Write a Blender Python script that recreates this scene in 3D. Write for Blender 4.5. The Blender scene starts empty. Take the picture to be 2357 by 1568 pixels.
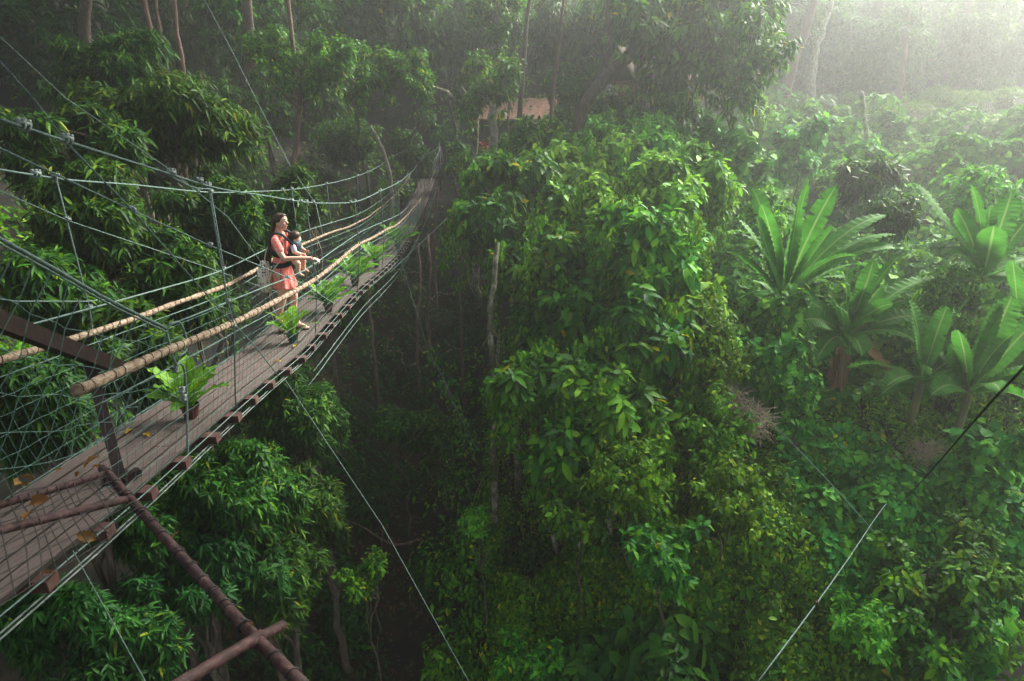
import bpy, math, random
import numpy as np
from mathutils import Vector, Matrix, Euler
R = math.radians
scene = bpy.context.scene
COL = scene.collection
HAZE = 0.0066
rng = np.random.default_rng(7)
random.seed(7)

# ------------------------------------------------------------------ camera, world, sun, exposure
PITCH = 0.366857
cam_d = bpy.data.cameras.new('camera'); cam = bpy.data.objects.new('camera', cam_d); COL.objects.link(cam)
cam_d.sensor_width = 36; cam_d.lens = 36 * 1559.85 / 2560
cam_d.clip_start = 0.05; cam_d.clip_end = 2000
cam.rotation_euler = (math.pi / 2 - PITCH, 0, 0)
cam_d.dof.use_dof = True; cam_d.dof.focus_distance = 9.0; cam_d.dof.aperture_fstop = 4.0
scene.camera = cam
SUN_EL, SUN_AZ = R(37), R(50)          # azimuth measured from +Y towards +X
w = bpy.data.worlds.new('World'); scene.world = w; w.use_nodes = True
nt = w.node_tree; nt.nodes.clear()
sky = nt.nodes.new('ShaderNodeTexSky'); sky.sky_type = 'NISHITA'; sky.sun_disc = False
sky.sun_elevation = SUN_EL; sky.sun_rotation = SUN_AZ; sky.dust_density = 6; sky.air_density = 1.0
hs = nt.nodes.new('ShaderNodeHueSaturation'); hs.inputs['Saturation'].default_value = 0.35
bg = nt.nodes.new('ShaderNodeBackground'); bg.inputs['Strength'].default_value = 0.13
wo = nt.nodes.new('ShaderNodeOutputWorld')
nt.links.new(sky.outputs[0], hs.inputs['Color']); nt.links.new(hs.outputs[0], bg.inputs[0]); nt.links.new(bg.outputs[0], wo.inputs[0])
sd = bpy.data.lights.new('sun', 'SUN'); sun = bpy.data.objects.new('sun', sd); COL.objects.link(sun)
sd.energy = 3.6; sd.angle = R(12); sd.color = (1.0, 0.95, 0.86)
sv = Vector((math.sin(SUN_AZ) * math.cos(SUN_EL), math.cos(SUN_AZ) * math.cos(SUN_EL), math.sin(SUN_EL)))
sun.rotation_euler = sv.to_track_quat('Z', 'Y').to_euler()
sun.location = sv * 60
vs = scene.view_settings; vs.view_transform = 'Standard'; vs.look = 'None'; vs.gamma = 1; vs.use_curve_mapping = False
vs.exposure = 1.85
scene.render.engine = 'CYCLES'
cy = scene.cycles
cy.max_bounces = 5; cy.diffuse_bounces = 3; cy.glossy_bounces = 2; cy.transmission_bounces = 3
cy.transparent_max_bounces = 4; cy.volume_bounces = 0; cy.use_denoising = True
cy.use_adaptive_sampling = True; cy.adaptive_threshold = 0.015
cy.caustics_reflective = False; cy.caustics_refractive = False

# ------------------------------------------------------------------ geometry of the view (photo pixels, 2357 wide, to points)
FD = 1559.85 / (2560 / 2357); CU, CV = 1178.5, 784.0
SP, CP = math.sin(PITCH), math.cos(PITCH)
def ray(u, v):
    a, b = (u - CU) / FD, (CV - v) / FD
    return np.array([a, CP + b * SP, -SP + b * CP])
def V(u, v, Y):
    d = ray(u, v); return d * (Y / d[1])

# ------------------------------------------------------------------ the line of the bridge
TH, BX0, WD, WR, S0, Z0, BA, BA3 = -0.047548, -3.153249, 0.382683, 0.516554, 13.371829, -3.997275, 0.004577, 1.6e-05
HR, HH = 0.807443, 1.009602
BK = np.array([-7, -4, -2.5, -1, 1, 3, 5.5, 9, 13, 18, 24.])
BLX = np.array([-0.046897, -0.115079, -0.066237, -0.04333, 0.009021, 0.094579, 0.098743, 0.040345, 0.009122, -0.023195, -0.061471])
BLZ = np.array([-0.122904, -0.119359, -0.097925, 0.007713, 0.13141, 0.144877, 0.079904, 0.030091, -0.027716, -0.063503, -0.088524])
def cinterp(s, v):
    m = np.gradient(v, BK); s = min(max(s, BK[0]), BK[-1])
    i = int(np.clip(np.searchsorted(BK, s) - 1, 0, len(BK) - 2)); h = BK[i + 1] - BK[i]; t = (s - BK[i]) / h
    return v[i] * (2 * t**3 - 3 * t * t + 1) + h * m[i] * (t**3 - 2 * t * t + t) + v[i + 1] * (-2 * t**3 + 3 * t * t) + h * m[i + 1] * (t**3 - t * t)
def bp(s, off=0.0, h=0.0):
    c, n = math.cos(TH), math.sin(TH)
    o = off + cinterp(s, BLX)
    t = s - S0
    if h > .3: h = h + 1.18e-4 * t * t * min(1.0, h / .8)
    return np.array([BX0 + s * n + o * c, 10 + s * c - o * n, Z0 + BA * t * t + BA3 * t**3 + cinterp(s, BLZ) + h])
def on_side(u, v, off):
    """point of the vertical bridge side (offset off) met by the ray; also its station s"""
    d = ray(u, v); k = d[0] / d[1]
    lo, hi = -9.6, 40.0
    for _ in range(50):
        m = (lo + hi) / 2; p = bp(m, off)
        if p[0] / p[1] < k: lo = m
        else: hi = m
    p = bp(lo, off); z = d[2] * p[1] / d[1]
    return np.array([p[0], p[1], z]), lo
def on_deck(u, v, h=0.0):
    d = ray(u, v); s = 0.0
    for _ in range(40):
        z = bp(s, 0, h)[2]; P = d * (z / d[2]); s = 0.5 * s + 0.5 * ((P[1] - 10) / math.cos(TH))
    return P

# ------------------------------------------------------------------ terrain
_RY = np.array([-12, 0, 4, 7, 11, 14, 20, 25, 32, 40, 50, 70, 120.])
_RZ = np.array([-12, -11, -9.8, -8.6, -6.9, -5.7, -4.9, -4.1, -2.5, -1.0, -0.3, 1.5, 5.0])
def ground(x, y):
    x = np.asarray(x, float); y = np.asarray(y, float)
    z = np.interp(y, _RY, _RZ)
    z = z - 1.2 / (1 + np.exp((x - 1) / 0.8))
    D = np.interp(y, [0, 12, 16, 22, 27, 33, 40], [2.6, 3.2, 3.6, 3.0, 1.7, .5, 0])
    xc = np.interp(y, [4, 12, 20, 30], [-1.5, -2.4, -2.6, -3.0])
    z = z - D * np.exp(-((x - xc) / 4.2)**2)
    z = z + 0.55 * np.clip(-6.5 - x, 0, 18)
    z = z + .25 * np.sin(x * 1.1 + 1.3 * np.sin(y * .5)) * np.cos(y * .9 + x * .3) + .12 * np.sin(x * 2.7 + y) * np.sin(y * 2.3 - x)
    z = z + np.clip((x - 10) * 0.03, 0, 2)
    z = z + .75 * np.clip(y - 35.5, 0, 17) / (1 + np.exp((x - 5) / 1.6)) + .40 * np.clip(y - 47, 0, 30) / (1 + np.exp((5 - x) / 3))
    return z
def on_ground(u, v, lift=0.0):
    d = ray(u, v); t = 2.0
    while t < 120:
        P = d * t
        if P[2] < float(ground(P[0], P[1])) + lift: break
        t += 0.1
    return P

# ------------------------------------------------------------------ object helpers
def link(o, parent=None):
    COL.objects.link(o)
    if parent is not None: o.parent = parent
    return o
def tag(o, label=None, cat=None, group=None, kind=None):
    if label: o['label'] = label
    if cat: o['category'] = cat
    if group: o['group'] = group
    if kind: o['kind'] = kind
    return o
def thing(name, label, cat, loc=(0, 0, 0), rz=0.0, group=None):
    o = bpy.data.objects.new(name, None); o.empty_display_size = .2
    o.location = [float(c) for c in loc]; o.rotation_euler = (0, 0, rz)
    return tag(link(o), label, cat, group)
def mesh_obj(name, verts, faces, mat, parent=None, smooth=True):
    me = bpy.data.meshes.new(name)
    if isinstance(faces, np.ndarray) and faces.ndim == 2:
        k = faces.shape[1]; nv, nf = len(verts), len(faces)
        me.vertices.add(nv); me.vertices.foreach_set('co', np.asarray(verts, np.float32).ravel())
        me.loops.add(nf * k); me.loops.foreach_set('vertex_index', faces.astype(np.int32).ravel())
        me.polygons.add(nf); me.polygons.foreach_set('loop_start', np.arange(nf, dtype=np.int32) * k)
        me.update(calc_edges=True)
    else:
        me.from_pydata([tuple(float(c) for c in p) for p in verts], [], [tuple(int(i) for i in f) for f in faces]); me.update()
    me.polygons.foreach_set('use_smooth', np.full(len(me.polygons), smooth))
    for m in (mat if isinstance(mat, (list, tuple)) else [mat]): me.materials.append(m)
    return link(bpy.data.objects.new(name, me), parent)
class MB:
    def __init__(s): s.v = []; s.f = []; s.n = 0
    def add(s, v, f):
        v = np.asarray(v, float); s.v.append(v); s.f += [tuple(i + s.n for i in q) for q in f]; s.n += len(v); return s
    def build(s, name, mat, parent=None, smooth=True, origin=None):
        v = np.concatenate(s.v)
        if origin is not None: v = v - np.asarray(origin, float)
        return mesh_obj(name, v, s.f, mat, parent, smooth)
    def tube(s, pts, r, seg=6, cap=True):
        pts = np.asarray(pts, float); n = len(pts); r = np.broadcast_to(np.asarray(r, float), (n,))
        T = np.gradient(pts, axis=0); T /= np.linalg.norm(T, axis=1)[:, None] + 1e-12
        a = np.array([0, 0, 1.]) if abs(T[0][2]) < .9 else np.array([1., 0, 0])
        vs_ = []; N = np.cross(T[0], a); N /= np.linalg.norm(N)
        ang = np.arange(seg) * 2 * np.pi / seg
        for i in range(n):
            N = N - T[i] * N.dot(T[i]); N /= np.linalg.norm(N) + 1e-12; B = np.cross(T[i], N)
            vs_.append(pts[i] + r[i] * (np.cos(ang)[:, None] * N + np.sin(ang)[:, None] * B))
        f = [(i * seg + j, i * seg + (j + 1) % seg, (i + 1) * seg + (j + 1) % seg, (i + 1) * seg + j) for i in range(n - 1) for j in range(seg)]
        if cap: f += [tuple(range(seg))[::-1], tuple((n - 1) * seg + j for j in range(seg))]
        return s.add(np.concatenate(vs_), f)
    def box(s, c, half, axes=None):
        ax = np.eye(3) if axes is None else np.asarray(axes, float); c = np.asarray(c, float); h = half
        v = [c + sx * h[0] * ax[0] + sy * h[1] * ax[1] + sz * h[2] * ax[2] for sx in (-1, 1) for sy in (-1, 1) for sz in (-1, 1)]
        return s.add(v, [(0, 1, 3, 2), (4, 6, 7, 5), (0, 4, 5, 1), (2, 3, 7, 6), (0, 2, 6, 4), (1, 5, 7, 3)])
    def ell(s, c, r, nu=12, nv=8, rot=None):
        v = []
        for i in range(nv + 1):
            p = np.pi * i / nv
            for j in range(nu):
                q = 2 * np.pi * j / nu; v.append((r[0] * np.sin(p) * np.cos(q), r[1] * np.sin(p) * np.sin(q), r[2] * np.cos(p)))
        v = np.array(v)
        if rot is not None: v = v @ np.asarray(rot).T
        f = [(i * nu + j, (i + 1) * nu + j, (i + 1) * nu + (j + 1) % nu, i * nu + (j + 1) % nu) for i in range(nv) for j in range(nu)]
        return s.add(v + np.asarray(c), f)
    def loft(s, rings, cap=True):
        n = len(rings[0]); v = np.concatenate([np.asarray(r, float) for r in rings])
        f = [(i * n + j, i * n + (j + 1) % n, (i + 1) * n + (j + 1) % n, (i + 1) * n + j) for i in range(len(rings) - 1) for j in range(n)]
        if cap: f += [tuple(range(n))[::-1], tuple((len(rings) - 1) * n + j for j in range(n))]
        return s.add(v, f)
def spline(pts, n):
    p = np.asarray(pts, float); m = len(p)
    if m < 3:
        t = np.linspace(0, 1, n)[:, None]; return p[0] * (1 - t) + p[-1] * t
    d = np.concatenate([[0], np.cumsum(np.linalg.norm(np.diff(p, axis=0), axis=1))]); t = np.linspace(0, d[-1], n)
    g = np.gradient(p, d, axis=0); i = np.clip(np.searchsorted(d, t, side='right') - 1, 0, m - 2); h = (d[i + 1] - d[i]); x = ((t - d[i]) / h)[:, None]; h = h[:, None]
    return p[i] * (2 * x**3 - 3 * x**2 + 1) + h * g[i] * (x**3 - 2 * x**2 + x) + p[i + 1] * (-2 * x**3 + 3 * x**2) + h * g[i + 1] * (x**3 - x**2)

# ------------------------------------------------------------------ materials
def mat(name):
    m = bpy.data.materials.new(name); m.use_nodes = True; t = m.node_tree; t.nodes.clear()
    return m, t, lambda typ, **k: _nd(t, typ, k)
def _nd(t, typ, k):
    n = t.nodes.new(typ)
    for a, b in k.items():
        if a in ('op',): n.operation = b
        elif hasattr(n, a): setattr(n, a, b)
    return n
def ramp(t, fac, cols):
    r = t.nodes.new('ShaderNodeValToRGB'); e = r.color_ramp.elements
    while len(e) < len(cols): e.new(.5)
    for i, (p, c) in enumerate(cols): e[i].position = p; e[i].color = (*c, 1)
    t.links.new(fac, r.inputs[0]); return r.outputs[0]
def leaf_mat(name, cols, trans=.3, rough=.55, mottle=.35, spec=.15):
    """leaf skin: one hue per leaf from a ramp, light mottling, light shining through"""
    m, t, N = mat(name); L = t.links.new
    g = N('ShaderNodeNewGeometry'); oi = N('ShaderNodeObjectInfo')
    c = ramp(t, g.outputs['Random Per Island'], cols)
    tc = N('ShaderNodeTexCoord'); no = N('ShaderNodeTexNoise'); no.inputs['Scale'].default_value = 1.6; no.inputs['Detail'].default_value = 3
    L(tc.outputs['Object'], no.inputs['Vector'])
    h = N('ShaderNodeHueSaturation'); L(c, h.inputs['Color'])
    mr = N('ShaderNodeMapRange'); mr.inputs[1].default_value = .3; mr.inputs[2].default_value = .7
    mr.inputs[3].default_value = 1 - mottle; mr.inputs[4].default_value = 1 + mottle; L(no.outputs[0], mr.inputs[0]); L(mr.outputs[0], h.inputs['Value'])
    mr2 = N('ShaderNodeMapRange'); mr2.inputs[3].default_value = .474; mr2.inputs[4].default_value = .506; h.inputs['Saturation'].default_value = 1.12; L(oi.outputs['Random'], mr2.inputs[0]); L(mr2.outputs[0], h.inputs['Hue'])
    p = N('ShaderNodeBsdfPrincipled'); L(h.outputs[0], p.inputs['Base Color']); p.inputs['Roughness'].default_value = rough; p.inputs['Specular IOR Level'].default_value = spec
    tr = N('ShaderNodeBsdfTranslucent'); hb = N('ShaderNodeHueSaturation'); hb.inputs['Value'].default_value = 1.3; hb.inputs['Hue'].default_value = .49; L(h.outputs[0], hb.inputs['Color']); L(hb.outputs[0], tr.inputs[0])
    mx = N('ShaderNodeMixShader'); mx.inputs[0].default_value = trans; L(p.outputs[0], mx.inputs[1]); L(tr.outputs[0], mx.inputs[2])
    o = N('ShaderNodeOutputMaterial'); L(mx.outputs[0], o.inputs[0]); return m
def blade_mat(name, base, rib, trans=.3, yellow=.12, rough=.4):
    """big leaf with a UV: u across (midrib at .5), v along; pale midrib, fine side veins, browned margin"""
    m, t, N = mat(name); L = t.links.new
    uv = N('ShaderNodeUVMap'); sx = N('ShaderNodeSeparateXYZ'); L(uv.outputs[0], sx.inputs[0])
    a = N('ShaderNodeMath', operation='SUBTRACT'); L(sx.outputs[0], a.inputs[0]); a.inputs[1].default_value = .5
    b = N('ShaderNodeMath', operation='ABSOLUTE'); L(a.outputs[0], b.inputs[0])
    r = N('ShaderNodeMapRange'); r.inputs[1].default_value = .02; r.inputs[2].default_value = .055; r.inputs[3].default_value = 1; r.inputs[4].default_value = 0; L(b.outputs[0], r.inputs[0])
    g = N('ShaderNodeNewGeometry')
    vs_ = N('ShaderNodeMath', operation='MULTIPLY_ADD'); L(b.outputs[0], vs_.inputs[0]); vs_.inputs[1].default_value = -.35; L(sx.outputs[1], vs_.inputs[2])
    vm = N('ShaderNodeMath', operation='MULTIPLY'); L(vs_.outputs[0], vm.inputs[0]); vm.inputs[1].default_value = 260
    sn = N('ShaderNodeMath', operation='SINE'); L(vm.outputs[0], sn.inputs[0])
    mr = N('ShaderNodeMapRange'); mr.inputs[1].default_value = -1; mr.inputs[2].default_value = 1; mr.inputs[3].default_value = .88; mr.inputs[4].default_value = 1.1; L(sn.outputs[0], mr.inputs[0])
    c = ramp(t, g.outputs['Random Per Island'], [(0, [k * .7 for k in base]), (.5, base), (.9, (base[0] * 1.5, base[1] * 1.25, base[2])), (1, (base[0] * 2.2 + .02, base[1] * 1.4, base[2]))])
    tc = N('ShaderNodeTexCoord'); no = N('ShaderNodeTexNoise'); no.inputs['Scale'].default_value = 4; L(tc.outputs['Object'], no.inputs['Vector'])
    h = N('ShaderNodeHueSaturation'); L(c, h.inputs['Color'])
    mm = N('ShaderNodeMath', operation='MULTIPLY'); L(mr.outputs[0], mm.inputs[0])
    m3 = N('ShaderNodeMapRange'); m3.inputs[1].default_value = .3; m3.inputs[2].default_value = .7; m3.inputs[3].default_value = .75; m3.inputs[4].default_value = 1.25; L(no.outputs[0], m3.inputs[0]); L(m3.outputs[0], mm.inputs[1]); L(mm.outputs[0], h.inputs['Value'])
    mi = N('ShaderNodeMix', data_type='RGBA'); L(r.outputs[0], mi.inputs[0]); L(h.outputs[0], mi.inputs[6]); mi.inputs[7].default_value = (*rib, 1)
    ed = N('ShaderNodeMapRange'); ed.inputs[1].default_value = .46; ed.inputs[2].default_value = .5; L(b.outputs[0], ed.inputs[0])
    em = N('ShaderNodeMath', operation='MULTIPLY'); L(ed.outputs[0], em.inputs[0]); em.inputs[1].default_value = yellow * 2
    m4 = N('ShaderNodeMix', data_type='RGBA'); L(em.outputs[0], m4.inputs[0]); L(mi.outputs[2], m4.inputs[6]); m4.inputs[7].default_value = (.16, .12, .04, 1)
    p = N('ShaderNodeBsdfPrincipled'); L(m4.outputs[2], p.inputs['Base Color']); p.inputs['Roughness'].default_value = rough; p.inputs['Specular IOR Level'].default_value = .18
    tr = N('ShaderNodeBsdfTranslucent'); L(m4.outputs[2], tr.inputs[0])
    mx = N('ShaderNodeMixShader'); mx.inputs[0].default_value = trans; L(p.outputs[0], mx.inputs[1]); L(tr.outputs[0], mx.inputs[2])
    bu = N('ShaderNodeBump'); bu.inputs['Strength'].default_value = .25; L(sn.outputs[0], bu.inputs['Height']); L(bu.outputs[0], p.inputs['Normal'])
    o = N('ShaderNodeOutputMaterial'); L(mx.outputs[0], o.inputs[0]); return m
def rough_mat(name, cols, scale=8, rough=.7, bump=.3, metal=0.0, stretch=(1, 1, 1), detail=6, spec=.4, coord='Object'):
    m, t, N = mat(name); L = t.links.new
    tc = N('ShaderNodeTexCoord'); mp = N('ShaderNodeMapping'); mp.inputs['Scale'].default_value = stretch; L(tc.outputs[coord], mp.inputs[0])
    no = N('ShaderNodeTexNoise'); no.inputs['Scale'].default_value = scale; no.inputs['Detail'].default_value = detail; no.inputs['Roughness'].default_value = .65; L(mp.outputs[0], no.inputs['Vector'])
    mr = N('ShaderNodeMapRange'); mr.inputs[1].default_value = .28; mr.inputs[2].default_value = .72; L(no.outputs[0], mr.inputs[0])
    c = ramp(t, mr.outputs[0], cols)
    p = N('ShaderNodeBsdfPrincipled'); L(c, p.inputs['Base Color']); p.inputs['Roughness'].default_value = rough; p.inputs['Metallic'].default_value = metal; p.inputs['Specular IOR Level'].default_value = spec
    if bump:
        bu = N('ShaderNodeBump'); bu.inputs['Strength'].default_value = bump; bu.inputs['Distance'].default_value = .02; L(no.outputs[0], bu.inputs['Height']); L(bu.outputs[0], p.inputs['Normal'])
    o = N('ShaderNodeOutputMaterial'); L(p.outputs[0], o.inputs[0]); return m
G = lambda r, g, b: (r, g, b)
LM = {
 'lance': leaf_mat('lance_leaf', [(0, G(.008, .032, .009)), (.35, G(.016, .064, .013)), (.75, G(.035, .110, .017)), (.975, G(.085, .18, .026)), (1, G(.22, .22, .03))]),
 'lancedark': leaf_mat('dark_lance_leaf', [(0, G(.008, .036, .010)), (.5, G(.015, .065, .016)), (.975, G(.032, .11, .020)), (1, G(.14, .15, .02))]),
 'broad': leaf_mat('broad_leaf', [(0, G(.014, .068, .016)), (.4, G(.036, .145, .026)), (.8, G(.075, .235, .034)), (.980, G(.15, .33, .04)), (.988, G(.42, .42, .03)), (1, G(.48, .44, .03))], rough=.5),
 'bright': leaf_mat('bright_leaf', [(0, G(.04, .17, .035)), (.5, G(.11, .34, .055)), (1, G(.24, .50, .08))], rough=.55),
 'ivy': leaf_mat('ivy_leaf', [(0, G(.024, .095, .016)), (.5, G(.07, .22, .03)), (.9, G(.15, .34, .04)), (1, G(.28, .37, .06))]),
 'heart': leaf_mat('heart_leaf', [(0, G(.03, .14, .035)), (.6, G(.07, .26, .055)), (1, G(.18, .42, .07))], rough=.65),
 'big': leaf_mat('big_soft_leaf', [(0, G(.014, .075, .018)), (.6, G(.03, .125, .025)), (1, G(.065, .20, .03))], rough=.5),
 'grass': leaf_mat('hill_grass', [(0, G(.05, .14, .03)), (.5, G(.095, .23, .04)), (1, G(.16, .29, .06))], rough=.6),
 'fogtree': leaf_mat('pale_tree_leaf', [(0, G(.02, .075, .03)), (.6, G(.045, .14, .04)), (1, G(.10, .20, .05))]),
 'red': leaf_mat('red_leaf', [(0, G(.16, .012, .012)), (.7, G(.30, .03, .025)), (1, G(.35, .08, .05))]),
 'dead': leaf_mat('dry_leaf', [(0, G(.09, .05, .02)), (.6, G(.18, .11, .045)), (1, G(.28, .18, .075))], trans=.15, rough=.8),
}
M_BARK = rough_mat('bark', [(0, G(.03, .022, .016)), (.55, G(.09, .07, .05)), (1, G(.19, .16, .12))], 14, .85, .6, stretch=(1, 1, .25))
M_PALE = rough_mat('pale_bark', [(0, G(.10, .10, .07)), (.45, G(.30, .28, .21)), (1, G(.60, .57, .47))], 9, .8, .5, stretch=(1, 1, .5))
M_MOSS = rough_mat('mossy_pale_bark', [(0, G(.025, .035, .014)), (.45, G(.07, .085, .035)), (.62, G(.20, .19, .13)), (1, G(.48, .45, .35))], 5, .9, .7, stretch=(1, 1, .7))
M_REDBARK = rough_mat('reddish_bark', [(0, G(.05, .03, .022)), (.6, G(.14, .085, .065)), (1, G(.26, .18, .14))], 11, .85, .5, stretch=(1, 1, .3))
M_DEADWOOD = rough_mat('dead_twig', [(0, G(.16, .12, .085)), (1, G(.40, .32, .24))], 30, .85, .2)
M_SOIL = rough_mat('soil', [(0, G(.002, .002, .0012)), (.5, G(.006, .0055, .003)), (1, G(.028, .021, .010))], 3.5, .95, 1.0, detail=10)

# ------------------------------------------------------------------ leaves
def _tpl(xs, ws, fold=.25, cup=0.0, lobes=None):
    """leaf outline: base point, pairs of margin + midrib points, tip -> unit verts (x along, y across, z up) and triangles"""
    v = [(0, 0, 0)]; rows = []
    for x, w_ in zip(xs, ws):
        k = len(v); v += [(x, w_, fold * w_), (x, 0, 0), (x, -w_, fold * w_)]; rows.append(k)
    v.append((1, 0, 0)); tip = len(v) - 1; f = []
    a = rows[0]; f += [(0, a + 1, a), (0, a + 2, a + 1)]
    for a, b in zip(rows, rows[1:]):
        f += [(a, a + 1, b + 1), (a, b + 1, b), (a + 1, a + 2, b + 2), (a + 1, b + 2, b + 1)]
    a = rows[-1]; f += [(a, a + 1, tip), (a + 1, a + 2, tip)]
    return np.array(v), np.array(f)
TPL = {
 'lance': _tpl([.28, .68], [.5, .36]),
 'oval': _tpl([.32, .72], [.46, .42], .22),
 'heart': _tpl([-.08, .25, .65], [.30, .52, .36], .15),
 'kite': (np.array([(0, 0, 0), (.42, .5, .12), (1, 0, 0), (.42, -.5, .12)]), np.array([(0, 2, 1), (0, 3, 2)])),
 'blade': (np.array([(0, .5, 0), (0, -.5, 0), (.55, .32, .0), (.55, -.32, .0), (1, 0, 0)]), np.array([(0, 1, 3), (0, 3, 2), (2, 3, 4)])),
}
def unit(a): return a / (np.linalg.norm(a, axis=-1, keepdims=True) + 1e-9)
def leaf_geo(kind, P, D, N, L, W, droop):
    """verts, triangles of leaves at P, pointing along D with upper side N"""
    tv, tf = TPL[kind]; n = len(P); D = unit(D); S = unit(np.cross(N, D)); U = np.cross(D, S)
    L = np.broadcast_to(np.asarray(L, float), (n,)); W = np.broadcast_to(np.asarray(W, float), (n,)); dr = np.broadcast_to(np.asarray(droop, float), (n,))
    x, y, z = tv[:, 0], tv[:, 1], tv[:, 2]
    v = P[:, None, :] + (L[:, None] * x)[..., None] * D[:, None, :] + (W[:, None] * y)[..., None] * S[:, None, :] + (W[:, None] * z)[..., None] * U[:, None, :]
    v[..., 2] -= (dr * L)[:, None] * (np.clip(x, 0, 1)**2)
    f = tf[None] + (np.arange(n) * len(tv))[:, None, None]
    return v.reshape(-1, 3), f.reshape(-1, 3)
def rdir(r, n):
    return unit(r.normal(size=(n, 3)))
def shoots(r, tips, out, kind, nl, L, W, droop, spread=1.0, twig=.3, hang=.35, upn=.8):
    """a spray of nl leaves round the end of every twig; tips (T,3), out = twig direction"""
    T = len(tips); out = unit(out)
    a = r.uniform(0, 1, (T, nl)); base = tips[:, None, :] - out[:, None, :] * (a * twig)[..., None]
    rd = rdir(r, T * nl).reshape(T, nl, 3); rd = rd - (rd * out[:, None, :]).sum(-1, keepdims=True) * out[:, None, :]
    d = out[:, None, :] * r.uniform(.2, .9, (T, nl, 1)) + unit(rd) * spread * r.uniform(.5, 1.1, (T, nl, 1)); d = unit(d); d[..., 2] -= hang * r.uniform(.4, 1.3, (T, nl))
    nrm = rdir(r, T * nl).reshape(T, nl, 3) * .55; nrm[..., 2] += upn; nrm += out[:, None, :] * .25
    sc = r.uniform(.65, 1.2, T * nl)
    return leaf_geo(kind, base.reshape(-1, 3), d.reshape(-1, 3), nrm.reshape(-1, 3), L * sc, W * sc * r.uniform(.85, 1.15, T * nl), droop * r.uniform(.3, 1.5, T * nl))
def lobed(r, rad, nlobes, n, inner=.45, flat=.0):
    """n twig ends on a heap of lobes filling an ellipsoid: uneven outline with gaps between the lobes"""
    rad = np.asarray(rad, float); c = rdir(r, nlobes) * r.uniform(.35, .82, (nlobes, 1)); lr = r.uniform(.22, .44, nlobes)
    k = r.choice(nlobes, n, p=lr**2 / (lr**2).sum()); d = rdir(r, n); d[:, 2] = np.where(d[:, 2] < -.6, -d[:, 2] * .6, d[:, 2]); d = unit(d)
    q = r.uniform(inner, 1, n)**.6
    p = c[k] + d * (lr[k] * q)[:, None]
    p[:, 2] -= np.where(r.uniform(0, 1, n) < .22, r.uniform(0, .45, n), 0)      # sprays hanging below the lobes
    keep = (np.sin(p[:, 0] * 9 + 3 * np.sin(p[:, 2] * 5)) * np.sin(p[:, 1] * 8 + 1) * np.sin(p[:, 2] * 9 + 2)) > -.32
    p, d = p[keep], d[keep]
    return p * rad, unit(d + .35 * unit(p) + np.array([0, 0, .15])) , c * rad
CROWN = {}
def crown_mesh(key, rad, nlobes, ntw, kind, L, W, m, droop=.3, nl=8, hang=.35, twig=.3, spread=1.0, seed=1, inner=.45):
    """mesh of one crown round its own centre; remembered so that look-alikes share it"""
    if key in CROWN: return CROWN[key]
    r = np.random.default_rng(seed); p, d, c = lobed(r, rad, nlobes, ntw, inner)
    v, f = shoots(r, p, d, kind, nl, L, W, droop, spread, twig, hang)
    o = mesh_obj(key, v, f, m); me = o.data; bpy.data.objects.remove(o); CROWN[key] = (me, c, np.asarray(rad, float)); return CROWN[key]
def limb(mb, a, b, r0, r1, r=None, wob=.06, n=7, seg=6, sag=0.0):
    a, b = np.asarray(a, float), np.asarray(b, float); t = np.linspace(0, 1, n)[:, None]; L = np.linalg.norm(b - a)
    p = a * (1 - t) + b * t
    if r is not None: p[1:-1] += r.normal(size=(n - 2, 3)) * wob * L * .35
    p[:, 2] += sag * L * np.sin(np.pi * t[:, 0])
    mb.tube(p, np.linspace(r0, r1, n), seg); return p
def tree(name, label, cat, center, crown, base=None, bark=None, r0=.09, group=None, rz=0.0, sc=1.0, limbs=7, seed=0, trunk_pts=None):
    """an Empty at the foot > trunk with limbs, crown"""
    me, lob, rad = crown; center = np.asarray(center, float)
    if base is None: base = np.array([center[0] + .3, center[1] + .3, float(ground(center[0] + .3, center[1] + .3)) - .15])
    t = thing(name, label, cat, base, 0, group); r = np.random.default_rng(seed + 11)
    c = bpy.data.objects.new('crown', me); link(c, t); c.location = [float(q) for q in center - base]; c.rotation_euler = (0, 0, rz); c.scale = (sc, sc, sc)
    mb = MB(); loc = center - base; ca, sa = math.cos(rz), math.sin(rz)
    fork = loc * .62 if trunk_pts is None else None
    if trunk_pts is None:
        p = limb(mb, (0, 0, 0), loc + np.array([0, 0, .25 * rad[2] * sc]), r0, r0 * .3, r, .05, 10, 8)
    else:
        p = np.asarray(trunk_pts, float) - base; n = len(p); p = spline(p, 14); mb.tube(p, np.linspace(r0, r0 * .55, 14), 8)
    for k in range(min(limbs, len(lob))):
        q = lob[k] * sc; q = np.array([q[0] * ca - q[1] * sa, q[0] * sa + q[1] * ca, q[2]]) + loc
        j = int(len(p) * (.55 + .4 * k / max(1, limbs)) ) if trunk_pts is None else len(p) - 1 - (k % 3)
        j = min(j, len(p) - 1); limb(mb, p[j], q, r0 * .35, .008, r, .08, 6, 5)
    mb.build('trunk', bark or M_BARK, t)
    return t

# ------------------------------------------------------------------ terrain sheet
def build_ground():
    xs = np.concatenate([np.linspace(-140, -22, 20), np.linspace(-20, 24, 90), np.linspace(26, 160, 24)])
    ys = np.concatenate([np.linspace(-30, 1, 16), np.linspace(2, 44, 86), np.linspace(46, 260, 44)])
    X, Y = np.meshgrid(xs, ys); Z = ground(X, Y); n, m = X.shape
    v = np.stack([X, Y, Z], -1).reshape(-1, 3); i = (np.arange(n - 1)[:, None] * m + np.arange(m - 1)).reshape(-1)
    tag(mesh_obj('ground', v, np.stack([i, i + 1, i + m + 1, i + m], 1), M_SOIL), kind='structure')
build_ground()

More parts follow.
